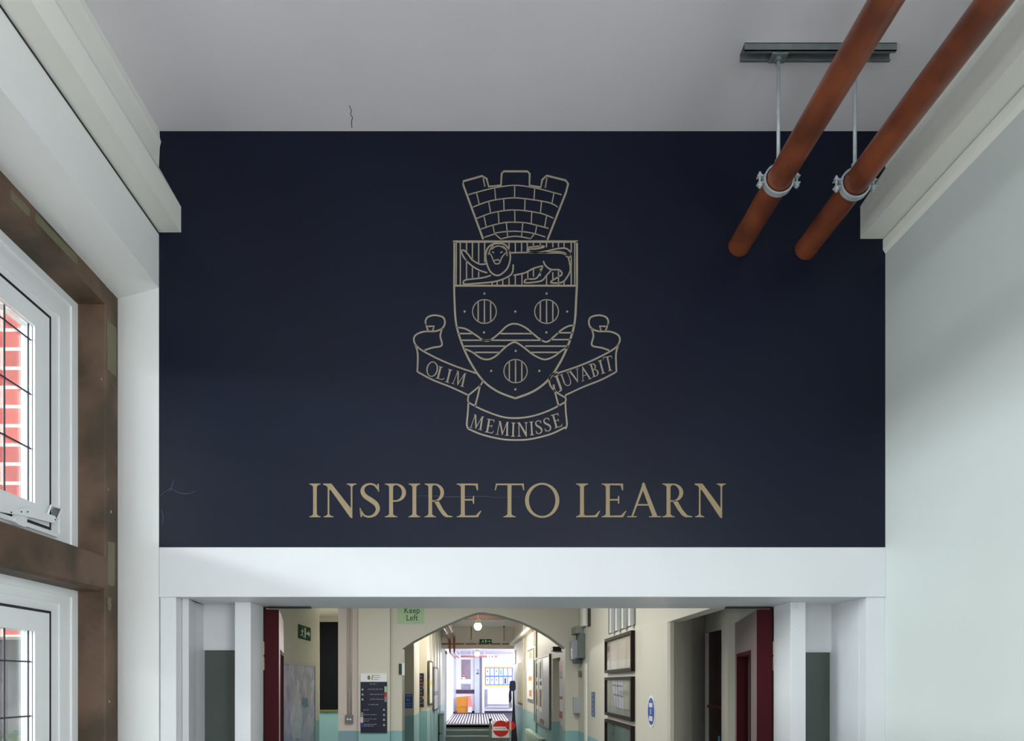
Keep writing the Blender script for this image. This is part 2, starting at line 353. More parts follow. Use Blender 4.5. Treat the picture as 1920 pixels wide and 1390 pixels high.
b = BM(); prism(b, [spt(*p) for p in ((104, 952), (115, 955), (107, 978), (101, 975))], lambda p: SP(p[0], p[1], -0.012), lambda p: SP(p[0], p[1], -0.003)); obj('stay_pivot', b, mat('grey_zinc', (120, 122, 126), 0.4, 0.4), w1)

# ------------------------------------------------------------------ outside the window
BRICK = brick_mat('red_brick', (196, 84, 74), (176, 70, 64), (225, 205, 195), 0.225, 0.086, 0.008)
b = BM(); box(b, -4.2, -2.05, 3.35, 3.6, 1.805, 5.2); o = obj('brick_wall', b, BRICK); tag(o, 'red brick outside wall seen through the upper leaded window', 'wall')
b = BM(); tube(b, (-2.022, 3.335, -0.2), (-2.022, 3.335, 5.0), 0.018, 16); tag(obj('downpipe', b, UPVC, None, True), 'white downpipe at the edge of the outside brick wall', 'pipe')
b = BM()
for i in range(26): box(b, -5.0+i*0.11, -4.895+i*0.11, 3.74, 3.765, -0.2, 1.82-0.0*i, 0.004)
box(b, -5, -2.15, 3.765, 3.80, 1.5, 1.6); box(b, -5, -2.15, 3.765, 3.80, 0.3, 0.4)
tag(obj('timber_fence', b, mat('grey_fence_board', (112, 104, 106), 0.8, var=0.35, scale=9)), 'grey upright board fence outside the lower window', 'fence')
struct('ground', box(BM(), -9, -2.01, -6, 9, -0.3, -0.2), mat('paving', (150, 148, 140), 0.9), label='paving outside')
b = BM()
for i in range(900):
    x = random.uniform(-2.9, -2.16); y = random.uniform(3.46, 3.66); z = random.uniform(-0.15, 1.36)
    a = random.uniform(0, 6.3); s = random.uniform(0.03, 0.055); t = random.uniform(-.6, .6)
    u = Vector((math.cos(a), math.sin(a), t))*s; v = Vector((-math.sin(a), math.cos(a), random.uniform(-.8, .8)))*s*0.5; c = Vector((x, y, z))
    b.faces.new([b.verts.new(c-u), b.verts.new(c+v), b.verts.new(c+u), b.verts.new(c-v)])
tag(obj('hedge', b, mat('hedge_leaf', (92, 140, 78), 0.7, var=0.3)), 'low green bush in front of the grey fence outside', 'hedge', kind='stuff')

# ------------------------------------------------------------------ posts and side lights of the opening
def side(s, o0, o1, pA, pB, g_top, name_n, ia, ib, zj):
    """s=-1 left, +1 right. o0/o1 outer post px, pA step px, pB panel edge px, ia/ib inner post px"""
    X0, X1 = px(o0, D), px(o1, D)
    b = BM(); box(b, X0, X1, D+0.002, 3.9, 0, ZB, 0.0015)
    Xa = px(pA, 3.57); Xb = px(pB, 3.85)
    prism_z(b, [(X1-s*0.002, 3.57), (Xa, 3.57), (Xb, 3.85), (Xb+s*0.03, 3.88), (X1, 3.89)], 0, ZB)
    struct('trim_%d' % name_n, b, GLOSSW, label='white outer post of the corridor opening')
    Xi0, Xi1 = px(ia, 3.71), px(ib, 3.71)
    b = BM(); box(b, Xi0, Xi1, 3.71, 3.92, 0, ZB, 0.003)
    for zz in (1.975, 1.875): tube(b, ((Xi0+Xi1)/2, 3.712, zz), ((Xi0+Xi1)/2, 3.707, zz), 0.006, 10)
    struct('trim_%d' % (name_n+1), b, GLOSSW, label='white inner post of the corridor opening')
    r = sroot('window_%d' % (8 if s < 0 else 9), ((Xb+Xi0)/2, 3.86, 0), 'side light with dark glass beside the corridor opening')
    zg = pz(g_top, 3.86)
    b = BM(); box(b, Xb+s*0.02, Xi0-s*0.0, 3.85, 3.90, zg, ZB); box(b, Xb+s*0.02, Xi0, 3.85, 3.90, 0, 0.35)
    e = Xb-s*0.014; box(b, Xb+s*0.02, e, 3.851, 3.90, 0.35, zg); box(b, e, Xi0, 3.856, 3.9, zg-0.010, zg+0.005)
    struct('panel', b, GLOSSW, r)
    b = BM(); box(b, e+s*0.01, Xi0, 3.868, 3.876, 0.34, zg); struct('pane', b, DGREEN, r)
    b = BM()
    zc = 0.4
    pl = [(e-s*0.0005, 0.35)]
    while zc < zg-0.004: pl.append((e-s*(0.001+random.uniform(0, 0.0035)), zc)); zc += 0.03
    pl += [(e-s*0.002, zg-0.004), (e+s*0.004, zg-0.004), (e+s*0.004, 0.35)]
    prism(b, pl, lambda p: (p[0], 3.860, p[1]), lambda p: (p[0], 3.868, p[1])); struct('putty', b, BLACK, r)
    return r
side(-1, 300, 330, 354, 375, 1216, 11, 440, 470, 0)
side(1, 1660, 1625, 1612, 1575, 1220, 13, 1511, 1482, 0)
# paper-thin wall returns behind the outer posts
b = BM(); box(b, -2.62, XL+0.05, 3.92, 4.03, 0, ZC); struct('wall_front_left', b, SHADE)
b = BM(); box(b, XR-0.03, 2.6, 3.92, 4.03, 0, ZC); struct('wall_front_right', b, SHADE)

# door leaves standing open
def leaf(name, s, Xin, Xfar, Zn, Zf, th, label, frac):
    n = Vector((Xfar-Xin, Zf-Zn)).normalized()          # along the leaf
    out = Vector((n.y, -n.x))*s                           # towards the hinge side
    A = Vector((Xin, Zn)); L = (Vector((Xfar, Zf))-A).length; ztop = 1.985
    P = Pl((Xin, Zn, 0), (n.x, n.y, 0), (-out.x, -out.y, 0))
    r = sroot(name, (Xin+out.x*th/2, Zn, 0), label)
    w0, w1_, z0, z1 = frac[0]*L, frac[1]*L, 0.95, 1.78
    b = BM()
    pbox(b, P, 0.004, w0, 0.01, ztop, -th, 0); pbox(b, P, w1_, L, 0.01, ztop, -th, 0)
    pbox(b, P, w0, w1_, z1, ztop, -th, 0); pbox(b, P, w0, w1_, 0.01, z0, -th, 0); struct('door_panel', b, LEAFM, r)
    b = BM(); pbox(b, P, -0.002, 0.004, 0.01, ztop, -th, 0); struct('door_edge', b, RED, r)
    b = BM(); pframe(b, P, w0, w1_, z0, z1, 0.022, -th+0.005, 0.004); struct('window_bead', b, RED, r)
    b = BM(); pbox(b, P, w0+0.02, w1_-0.02, z0+0.02, z1-0.02, -th*0.6, -th*0.5); struct('pane', b, GLASS, r)
    b = BM(); X = Xin+out.x*th
    for zc in (1.78, 1.70):
        box(b, X-0.002*s, X+s*0.022, Zn-0.006, Zn-0.002, zc-0.03, zc+0.03, 0.001)
        tube(b, (X+s*0.010, Zn-0.008, zc-0.036), (X+s*0.010, Zn-0.008, zc+0.036), 0.006, 10)
    struct('hinge', b, mat('cream_brass_hinge', (196, 184, 150), 0.35, 0.3), r)
    b = BM(); box(b, X+s*0.001, X+s*0.014, Zn+0.004, Zn+0.02, 0, ZB); struct('dark_gap_strip', b, BLACK, r)  # black strip painting the dark gap between leaf and post
    b = BM(); box(b, X-s*0.01, X-s*0.24, Zn-0.02, Zn+0.02, 1.992, 1.999, 0.001); struct('door_closer', b, BLACK, r)
    return r
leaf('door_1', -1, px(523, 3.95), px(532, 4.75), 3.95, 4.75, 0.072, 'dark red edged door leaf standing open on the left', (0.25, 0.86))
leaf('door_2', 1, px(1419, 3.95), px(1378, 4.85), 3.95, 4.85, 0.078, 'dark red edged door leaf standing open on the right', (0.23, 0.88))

# ------------------------------------------------------------------ cross hall and corridor shell
ZA = 9.5; HC = 3.0
struct('floor_corridor', box(BM(), -3.8, 2.6, 4.0, 21.0, -0.1, 0.0), FLOOR)
b = BM(); box(b, -3.8, 2.6, 4.03, 9.9, HC, HC+0.1); box(b, -3.8, -1.5, 9.9, 16.2, HC, HC+0.1); struct('ceiling_cross_hall', b, CCEIL)
b = BM(); box(b, -1.6, 1.6, 9.85, 21.1, 3.145, 3.245); struct('ceiling_corridor', b, CCEIL)
b = BM(); box(b, -2.75, -2.6, 4.03, 12.2, 0, HC); struct('wall_cross_hall_left', b, CORR)
b = BM(); box(b, -3.8, -2.75, 12.1, 12.2, 0, HC); box(b, -3.9, -3.8, 12.1, 16.1, 0, HC); box(b, -3.8, -1.4, 16.0, 16.15, 0, HC); struct('wall_passage', b, CORR)
# right side wall, header and recess
b = BM(); box(b, 1.27, 1.42, 5.75, 9.6, 0, 3.15)
prism_z(b, [(1.27, 5.02), (1.285, 5.0), (1.31, 5.005), (1.5, 5.25), (1.7, 5.6), (1.7, 5.75), (1.27, 5.75)], 0, HC)
struct('wall_cross_hall_right', b, CORR)
b = BM(); box(b, 1.27, 1.36, 4.04, 5.02, 2.005, HC); struct('trim_15', b, CORR, label='header over the recess')
YD0, YD1 = 1.7*K/(1319-VX), 1.7*K/(1364-VX)
b = BM(); box(b, 1.7, 1.8, YD0, 5.8, 0, HC); box(b, 1.7, 1.8, YD1, YD0, 1.983, HC); box(b, 1.7, 1.8, 4.03, YD1, 0, HC); struct('wall_recess', b, SHADE)
b = BM(); box(b, px(1364, 4.9), 1.72, 4.9, 5.02, 0, HC); struct('trim_16', b, CORR, label='bright pier between recess and open door')
b = BM(); box(b, 1.692, 1.72, YD0-0.02, YD0+0.055, 0, 2.0); box(b, 1.692, 1.72, YD1, YD0+0.055, 1.97, 2.0); struct('trim_17', b, SHADE, label='door frame in the recess')
r = sroot('door_3', (1.76, (YD0+YD1)/2, 0), 'dark red glazed door inside the recess'); RP = Pl((1.74, 0, 0), (0, -1, 0), (-1, 0, 0))
m_dr = mat('very_dark_red_door', (58, 26, 30), 0.35)
b = BM(); a0, a1 = -YD0, -YD1; wd = a1-a0
pbox(b, RP, a0, a0+wd*0.42, 0, 1.98, -0.04, 0); pbox(b, RP, a0+wd*0.76, a1, 0, 1.98, -0.04, 0); pbox(b, RP, a0+wd*.42, a0+wd*.76, 1.80, 1.98, -0.04, 0); pbox(b, RP, a0+wd*.42, a0+wd*.76, 1.40, 1.45, -0.04, 0); pbox(b, RP, a0+wd*.42, a0+wd*.76, 0, 0.5, -0.04, 0)
struct('door_panel', b, m_dr, r)
b = BM(); pbox(b, RP, a0+wd*.4, a0+wd*.78, 0.5, 1.82, -0.028, -0.02); struct('pane', b, mat('dim_blue_glass', (110, 128, 136), 0.3), r)
b = BM(); pbox(b, RP, a0+wd*.1, a1-0.01, 1.412, 1.432, 0.0, 0.03); struct('door_handle', b, mat('dull_copper', (110, 52, 40), 0.4), r)
b = BM(); pbox(b, RP, a0+wd*.42, a0+wd*.48, 1.10, 1.212, 0.0, 0.004); struct('door_sign', b, mat('pale_blue_film', (120, 190, 230), 0.4), r)
# arch wall
arch = [(754, 1217), (775.5, 1202.5), (799.8, 1189.8), (822, 1178.6), (844.7, 1168.3), (871, 1157), (888, 1151), (897, 1148.7), (908, 1148.7), (936, 1153.4), (960, 1160.5), (979, 1166.5), (1007, 1179.5), (1031.7, 1194.3), (1050.4, 1208.3), (1060, 1216)]
ap = [(px(x, ZA), pz(y, ZA)) for x, y in arch]
b = BM()
def arch_wall(bm, y0, y1):
    xs = [p[0] for p in ap]
    for (xa, za), (xb, zb) in zip(ap, ap[1:]):
        prism(bm, [(xa, za), (xb, zb), (xb, 3.15), (xa, 3.15)], lambda p: (p[0], y0, p[1]), lambda p: (p[0], y1, p[1]))
    box(bm, px(634, ZA), xs[0], y0, y1, 0, 3.15); box(bm, xs[-1], 1.42, y0, y1, 0, 3.15)
arch_wall(b, ZA, ZA+0.32); bmesh.ops.remove_doubles(b, verts=b.verts[:], dist=0.0005)
struct('wall_arch', b, CORR, label='cream wall with a pointed flat arch')
b = BM(); box(b, px(672, 9.4), px(731, 9.4), 9.4, ZA, 0, HC); struct('trim_18', b, CORR, label='cream pilaster beside the arch')
b = BM(); box(b, px(634, 9.47), px(672.5, 9.47), 9.47, ZA, 0, HC); struct('trim_19', b, CORRP, label='pinkish wall strip beside the pilaster')
# corridor left piers and walls
b = BM(); box(b, -1.6, -1.5, 9.8, 13.8, 0, 3.15); box(b, -1.6, px(776, 13.8), 13.8, 15.0, 0, 3.15); box(b, -1.6, px(801, 16), 16.0, 16.3, 0, 3.15); box(b, -1.6, -1.3, 15.0, 16.0, 0, 3.15)
prism_z(b, [(px(801, 16)-0.002, 16.1), (px(828.3, 21), 21.0), (-1.6, 21.0), (-1.6, 16.0)], 0, 3.15); struct('wall_corridor_left', b, CORR)
# corridor right wall with a doorway between Zd0 and Zd1
def rz(p): return 1.3855/((p-VX)/K+0.01883)
def rx(Z): return 1.2-0.01883*(Z-9.85)
b = BM()
def rseg(za, zb, z0, z1): prism_z(b, [(rx(za), za), (rx(zb), zb), (1.6, zb), (1.6, za)], z0, z1)
Zd0, Zd1 = rz(1050), rz(1036.5)
rseg(9.8, Zd0, 0, 3.15); rseg(Zd1, 21.0, 0, 3.15); rseg(Zd0, Zd1, pz(1235, 11.4), 3.15); box(b, 1.9, 2.0, Zd0-1, Zd1+1.5, 0, 3.15); box(b, 1.5, 1.9, Zd1+0.1, Zd1+0.2, 0, 3.15)
struct('wall_corridor_right', b, CORR)
# steps, upper floor, vestibule
ZU = 0.43; ZS = 21.0
XA, XB = px(828, ZS), px(963.5, ZS)
b = BM()
for i in range(3): box(b, XA, XB+0.1, ZS-0.28*i-0.28*0, ZS+0.3, 0 if i else 0, ZU-0.145*i-0.002*i)
st = struct('floor_steps', b, mat('grey_green_step_paint', (118, 138, 138), 0.5, var=0.05), label='painted steps up to the vestibule')
b = BM()
for i in range(3): box(b, XA, XB+0.1, ZS-0.28*i-0.02, ZS-0.28*i+0.03, ZU-0.147*i-0.03, ZU-0.147*i+0.004, 0.004)
struct('step_nosing', b, mat('pale_nosing', (196, 204, 196), 0.4), st)
struct('floor_vestibule', box(BM(), -1.3, 2.6, ZS+0.0, 29.0, ZU-0.1, ZU), mat('dark_mat', (54, 46, 60), 0.8))
mt = BM()
x = XA+0.13
while x < XB-0.04: box(mt, x, x+0.035, ZS+0.05, 27.6, ZU, ZU+0.006); x += 0.085
tag(obj('entrance_mat', mt, mat('mat_strip', (214, 210, 220), 0.5)), 'black and white striped entrance matting above the corridor steps', 'mat')
b = BM(); box(b, -1.6, 1.6, ZS, ZS+0.15, pz(1217, ZS), 3.15); o = struct('wall_over_steps', b, CORR, label='cream downstand wall over the steps')
struct('ceiling_vestibule', box(BM(), -1.6, 2.6, ZS+0.15, 29, 2.70, 2.8), mat('vestibule_ceiling', (206, 200, 214), 0.6))
VW = mat('vestibule_white', (226, 226, 240), 0.5, var=0.02)
b = BM(); box(b, -1.1, -0.94, ZS+0.16, 28.7, ZU, 2.7); struct('wall_vestibule_left', b, VW)
struct('wall_vestibule_end', box(BM(), -1.2, 2.6, 28.7, 28.85, ZU, 2.7), VW)
b = BM(); box(b, XB+0.02, 1.6, ZS, ZS+0.2, ZU, 3.1); box(b, 2.4, 2.5, ZS, 28.8, ZU, 0.9); box(b, 2.4, 2.5, ZS, 28.8, 2.6, 2.72); struct('wall_vestibule_right', b, VW)
b = BM(); box(b, -1.55, 1.55, 16.7, 16.95, 3.03, 3.146); struct('trim_20', b, mat('brown_lintel', (82, 46, 34), 0.5, var=0.1), label='brown beam across the corridor ceiling')
b = BM()
for i in range(4): # shallow white ribs of the corridor left wall
    Zp = 17+i*1.0; X = px(801, 16)+(px(828.3, 21)-px(801, 16))*(Zp-16)/5
    box(b, X-0.01, X+0.02, Zp, Zp+0.25, 0, 3.14)
struct('trim_21', b, CORR, label='shallow piers along the left corridor wall')

# ------------------------------------------------------------------ big ceiling pipes and hanger
def big_pipe(X, z, label):
    t = thing('heating_pipe', label, 'pipe', (X, D, z), 'brown overhead pipes')
    b = BM(); tube(b, (X, -3.8, z+0.0), (X, D+0.01, z), 0.050, 40, False); obj('pipe', b, PIPE, t, True)
    b = BM(); n = 40
    pr = [(0.0495, 0.0), (0.054, 0.004), (0.052, 0.012)]
    for r0, d0 in ((0.052, 0.0),): tube(b, (X, D-0.012, z), (X, D-0.0005, z), r0, n, False)
    obj('wall_collar', b, PIPE, t, True)
    return t
X1, X2, ZP1, ZP2 = 1.223, 1.535, 3.648, 3.632
big_pipe(X1, ZP1, 'brown overhead pipe further from the right wall, entering the navy wall')
big_pipe(X2, ZP2, 'brown overhead pipe nearest the right cornice, entering the navy wall')
b = BM(); box(b, X1+0.004, X1+0.020, 3.27, 3.285, ZP1-0.053, ZP1-0.049); b.free()
hg = thing('pipe_hanger', 'galvanised channel on the ceiling with two rods holding the brown pipes', 'bracket', (1.36, 3.01, ZC))
b = BM(); ya, yb = 3.016, 3.073; zc0, zc1 = ZC-0.032, ZC
box(b, 1.076, 1.690, ya, ya+0.003, zc0, zc1); box(b, 1.076, 1.690, yb-0.003, yb, zc0, zc1); box(b, 1.076, 1.690, ya, yb, zc1-0.003, zc1)
box(b, 1.076, 1.690, ya, ya+0.012, zc0, zc0+0.004); box(b, 1.076, 1.690, yb-0.012, yb, zc0, zc0+0.004); obj('channel', b, DSTEEL, hg)
for X, zp in ((X1, ZP1), (X2, ZP2)):
    b = BM(); tube(b, (X, 3.045, zp+0.058), (X, 3.045, ZC-0.03), 0.0075, 14); obj('rod', b, STEEL, hg, True)
    b = BM(); box(b, X-0.033, X+0.033, 3.020, 3.070, zc0-0.008, zc0-0.0005, 0.002); tube(b, (X, 3.045, zc0-0.022), (X, 3.045, zc0-0.008), 0.015, 6); obj('rod_plate', b, DSTEEL, hg)
    b = BM(); tube(b, (X, 3.045, zp+0.055), (X, 3.045, zp+0.085), 0.013, 6); obj('rod_nut', b, STEEL, hg)
    b = BM(); n = 40; y0, y1 = 3.033, 3.057
    prof = []
    for k in range(n):
        t = 2*math.pi*k/n; c, s_ = math.cos(t), math.sin(t)
        prof.append([b.verts.new((X+c*rr, yv, zp+s_*rr)) for rr, yv in ((0.0545, y0), (0.062, y0), (0.062, y1), (0.0545, y1))])
    for k in range(n):
        A, B = prof[k], prof[(k+1) % n]
        for j in range(4): b.faces.new((A[j], A[(j+1) % 4], B[(j+1) % 4], B[j]))
    cl = obj('pipe_clamp', b, STEEL, hg)
    b = BM(); tube(b, (X, y0+0.003, zp), (X, y1-0.003, zp), 0.0545, 40, False); obj('rubber_lining', b, BLACK, cl, True).location = (0, 0, 0)
    for s_ in (-1, 1):
        b = BM(); box(b, X+s_*0.058, X+s_*0.086, y0, y1, zp+0.012, zp+0.016); box(b, X+s_*0.058, X+s_*0.086, y0, y1, zp-0.016, zp-0.012)
        tube(b, (X+s_*0.075, 3.045, zp-0.032), (X+s_*0.075, 3.045, zp+0.034), 0.0045, 10)
        tube(b, (X+s_*0.075, 3.045, zp-0.026), (X+s_*0.075, 3.045, zp-0.016), 0.010, 6); tube(b, (X+s_*0.075, 3.045, zp+0.016), (X+s_*0.075, 3.045, zp+0.024), 0.010, 6)
        obj('clamp_bolt', b, STEEL, cl).location = (0, 0, 0)

# ------------------------------------------------------------------ crest and lettering on the navy wall
WP = FR(D)
def W(x, y): return (px(x, D), pz(y, D))
CA = lambda x, y: W(740+x/4.2667, 300+y/4.2667)
CB = lambda x, y: W(740+x/4.2667, 560+y/4.2667)
def smooth(pts, k=6, closed=False):
    n = len(pts); out = []
    if n < 3: return [Vector(p) for p in pts]
    P = [Vector(p) for p in pts]
    g = (lambda i: P[i % n]) if closed else (lambda i: P[max(0, min(n-1, i))])
    for i in range(n if closed else n-1):
        a, b_, c, d = g(i-1), g(i), g(i+1), g(i+2)
        for j in range(k):
            t = j/k
            out.append(0.5*((2*b_)+(c-a)*t+(2*a-5*b_+4*c-d)*t*t+(3*b_-a-3*c+d)*t*t*t))
    out.append(P[0].copy() if closed else P[-1]); return out
def ribbon(bm, pts, wds, P=WP, d0=0.0002, d1=0.0018):
    """flat band of given width along 2-D points"""
    if not hasattr(wds, '__len__'): wds = [wds]*len(pts)
    L, R = [], []
    for i, p in enumerate(pts):
        a = pts[max(i-1, 0)]; c = pts[min(i+1, len(pts)-1)]
        if i == 0 and (pts[0]-pts[-1]).length < 1e-6: a = pts[-2]
        if i == len(pts)-1 and (pts[0]-pts[-1]).length < 1e-6: c = pts[1]
        t = (c-a); t = t.normalized() if t.length > 1e-9 else Vector((1, 0))
        nn = Vector((-t.y, t.x))*wds[i]/2; L.append(p+nn); R.append(p-nn)
    rows = []
    for l, r_ in zip(L, R): rows.append([bm.verts.new(P(l.x, l.y, d1)), bm.verts.new(P(r_.x, r_.y, d1)), bm.verts.new(P(r_.x, r_.y, d0)), bm.verts.new(P(l.x, l.y, d0))])
    for A, B in zip(rows, rows[1:]):
        for j in range(4): bm.faces.new((A[j], A[(j+1) % 4], B[(j+1) % 4], B[j]))
    bm.faces.new(rows[0]); bm.faces.new(rows[-1][::-1])
MW, TW = 0.0088, 0.0052
def line(bm, f, pts, w=MW, sm=True, closed=False):
    q = [Vector(f(*p)) for p in pts]
    if sm: q = smooth(q, 6, closed)
    ribbon(bm, q, w)
crest = thing('crest', 'pale line drawn coat of arms with castle crown and motto ribbon on navy wall', 'crest', (px(966, D), D, pz(575, D)))
# mural crown
b = BM()
out = [(708, 636), (548, 200), (550, 172), (700, 130), (736, 152), (752, 215), (850, 205), (856, 110), (872, 93), (1063, 93), (1080, 112), (1078, 205), (1168, 220), (1180, 160), (1215, 127), (1368, 165), (1388, 192), (1370, 262), (1222, 640)]
line(b, CA, out, MW, False)
for l in ([(708, 148), (722, 215)], [(1218, 145), (1205, 225)], [(590, 280), (650, 262), (800, 225), (960, 205), (1120, 225), (1270, 262), (1335, 280)],
          [(625, 380), (700, 350), (800, 322), (960, 305), (1120, 322), (1240, 345), (1305, 378)], [(655, 470), (760, 430), (870, 408), (960, 402), (1060, 410), (1180, 432), (1270, 468)],
          [(690, 555), (780, 525), (880, 503), (960, 500), (1050, 505), (1140, 525), (1232, 550)], [(718, 620), (790, 597), (830, 582), (960, 572), (1090, 585), (1205, 618)], [(850, 634), (960, 612), (1090, 632)],
          [(655, 262), (675, 350)], [(800, 225), (808, 320)], [(960, 205), (960, 305)], [(1120, 225), (1115, 320)], [(1275, 262), (1258, 348)],
          [(752, 335), (768, 430)], [(872, 312), (875, 405)], [(1043, 312), (1040, 405)], [(1175, 335), (1165, 430)],
          [(715, 455), (732, 535)], [(828, 415), (835, 510)], [(960, 402), (962, 500)], [(1097, 418), (1092, 510)], [(1215, 450), (1200, 535)],
          [(785, 525), (800, 592)], [(893, 503), (903, 612)], [(1025, 503), (1015, 612)], [(1137, 522), (1125, 590)], [(800, 592), (850, 636)], [(1120, 590), (1085, 634)]):
    line(b, CA, l, TW)
obj('mural_crown', b, CRESTM, crest)
# shield outline
def AB(x, y): return CA(x, y)          # crest-top crop frame
def BA(x, y): return CB(x, y)
b = BM()
left = [(478, 655-1109.3), (476, -109), (478, 0), (490, 190), (530, 340), (600, 500), (700, 650), (820, 743), (965, 800)]
right = [(1458, 655-1109.3), (1458, -109), (1452, 0), (1440, 190), (1400, 340), (1330, 500), (1230, 650), (1110, 743), (965, 800)]
def seg(pts): return [Vector(CB(*pts[0]))]+smooth([CB(*p) for p in pts[1:]], 6)
ribbon(b, seg(left), MW); ribbon(b, seg(right), MW*1.1)
line(b, CA, [(466, 655), (1466, 655)], MW*1.2, False); line(b, CA, [(480, 1008), (1455, 1008)], MW, False)
shield = obj('shield', b, CRESTM, crest)
def line1(pts, w_):
    b = BM(); line(b, CA, pts, w_, False); obj('chief_stripe', b, CRESTM, crest)

for x in (525, 575, 622, 672, 720): line1([(x, 662), (x, 730 if x > 540 else 1000)], TW*1.1)
for x, y0, y1 in ((575, 800, 960), (622, 860, 945), (672, 730, 830), (672, 895, 940), (622, 730, 790), (720, 730, 820)): line1([(x, y0), (x, y1)], TW*1.1)
for x in (915, 965, 1015, 1060): line1([(x, 662), (x, 742)], TW*1.1)
for x in (1110, 1165, 1215, 1265, 1310, 1355): line1([(x, 662), (x, 700)], TW*1.1)
line1([(1412, 662), (1412, 1000)], TW*1.1); line1([(1440, 662), (1440, 1000)], TW); line1([(494, 662), (492, 1000)], TW)
for x, y0 in ((780, 985), (820, 975), (865, 958), (915, 945), (965, 930), (1018, 918), (1065, 900), (1110, 875), (1165, 870), (1215, 930), (1310, 890), (1355, 975), (1265, 900)): line1([(x, y0), (x, 1000 if x not in (1065, 1110, 1165, 1265) else y0+60)], TW*1.1)
b = BM()
for l in ([(925, 745), (1060, 742), (1200, 745), (1340, 748), (1372, 772)],
          [(1390, 785), (1400, 830), (1405, 880), (1385, 930), (1340, 980), (1255, 985), (1262, 965), (1330, 925), (1335, 900), (1310, 880), (1250, 878), (1205, 845), (1190, 810)],
          [(1250, 885), (1215, 925), (1170, 970), (1050, 985), (1040, 970), (1060, 955), (1130, 950), (1165, 900), (1185, 850)], [(1185, 848), (1110, 870), (1040, 905), (950, 925)],
          [(948, 838), (942, 900), (900, 940), (800, 975), (650, 990), (560, 995), (550, 978), (575, 960), (700, 945), (770, 925)],
          [(740, 905), (680, 885), (620, 850), (560, 790), (535, 735), (555, 725), (590, 760), (620, 800), (680, 835), (735, 832)],
          [(1080, 745), (1180, 738), (1300, 712), (1370, 710), (1410, 745), (1400, 778), (1372, 772), (1362, 748), (1300, 735), (1180, 745)], [(1070, 700), (1130, 695), (1190, 690)], [(1075, 715), (1140, 712), (1190, 700), (1195, 688)], [(1070, 700), (1075, 745)]):
    line(b, CA, l, TW*1.3)
lion = obj('lion', b, CRESTM, crest)
b = BM()
line(b, CA, [(750, 700), (800, 672), (870, 674), (908, 710), (925, 780), (900, 870), (830, 925), (770, 900), (737, 830), (728, 760)], TW*1.4, True, True)
for l in ([(755, 740), (775, 770), (790, 808), (808, 832), (838, 826), (858, 780), (888, 745)], [(775, 718), (800, 698), (830, 690), (860, 698), (886, 715)], [(790, 808), (828, 800), (842, 815)], [(748, 760), (765, 715), (790, 685)], [(862, 690), (890, 715), (900, 770)], [(780, 735), (795, 745)], [(845, 745), (862, 735)]):
    line(b, CA, l, TW)
o = obj('lion_face', b, CRESTM, lion); o.location = (0, 0, 0)
# roundels, dots, waves
for cx, cy, rr in ((718, 105, 95), (1215, 105, 95), (967, 582, 93)):
    b = BM()
    line(b, CB, [(cx+rr*math.cos(t*math.pi/12), cy+rr*math.sin(t*math.pi/12)) for t in range(24)], TW*0.85, True, True)
    for dx in (-50, 0, 50):
        h = math.sqrt(rr*rr-dx*dx); line(b, CB, [(cx+dx, cy-h), (cx+dx, cy+h)], TW*1.15, False)
    obj('roundel', b, CRESTM, crest)
b = BM()
for x, y in ((718, 1070-1109), (1215, 1070-1109), (560, 105), (965, 105), (1380, 105), (715, 272), (1213, 272), (968, 420), (772, 580), (1157, 580), (965, 728)):
    X, Z = CB(x, y); b = BM(); pdisc(b, WP, X, Z, 0.0052, 0.0002, 0.0018, 12); obj('shield_dot', b, CRESTM, crest)
b = BM()
line(b, CB, [(497, 232), (570, 245), (650, 295), (710, 335), (760, 335), (830, 285), (900, 220), (965, 203), (1040, 230), (1110, 285), (1160, 325), (1215, 348), (1270, 310), (1330, 255), (1390, 222), (1437, 215)], MW*0.85)
line(b, CB, [(555, 402), (620, 430), (690, 478), (750, 488), (810, 460), (880, 395), (930, 360), (970, 352), (1030, 390), (1100, 445), (1165, 480), (1215, 488), (1280, 460), (1340, 415), (1385, 395)], MW*0.85)
for a0, a1, y in ((510, 620, 282), (845, 1105, 282), (1300, 1425, 275), (530, 1180, 335), (1245, 1412, 330), (548, 885, 382), (1045, 1395, 382), (640, 840, 432), (1090, 1310, 432)):
    line(b, CB, [(a0, y), (a1, y)], TW*1.25, False)
obj('wave_band', b, CRESTM, crest)
# motto ribbon
b = BM(); mir = lambda l: [(1955-x, y) for x, y in l]
base = [[(255, 215), (246, 185), (265, 150), (320, 135), (385, 150), (402, 190), (385, 235), (330, 262), (240, 265), (180, 285), (155, 315), (162, 360), (210, 410), (340, 480), (480, 540), (655, 600)],
        [(184, 588), (300, 650), (450, 710), (590, 775)], [(166, 370), (185, 450), (181, 588)], [(250, 205), (268, 262)], [(268, 224), (315, 222), (303, 262)], [(380, 240), (365, 300), (377, 375), (300, 395), (240, 415)],
        [(588, 776), (640, 735), (690, 690), (706, 655)], [(592, 778), (585, 810), (592, 838)], [(685, 690), (665, 780), (642, 866)], [(590, 835), (585, 920), (577, 1010), (590, 1045)]]
for l in base: line(b, CB, l, MW*0.85, len(l) > 3 or l[0][0] in (184, 166))
for l in base:
    if l[0] != (588, 776): line(b, CB, mir(l), MW*0.85, len(l) > 3 or l[0][0] in (184, 166))
line(b, CB, [(1300, 586), (1252, 615), (1236, 655), (1250, 705), (1300, 755), (1364, 792)], MW*0.85)
line(b, CB, [(590, 832), (700, 890), (850, 945), (965, 958), (1100, 942), (1240, 895), (1360, 832)], MW*0.85)
line(b, CB, [(588, 1043), (700, 1090), (850, 1125), (965, 1133), (1090, 1125), (1250, 1085), (1366, 1030)], MW*0.85)
rib = obj('motto_ribbon', b, CRESTM, crest)

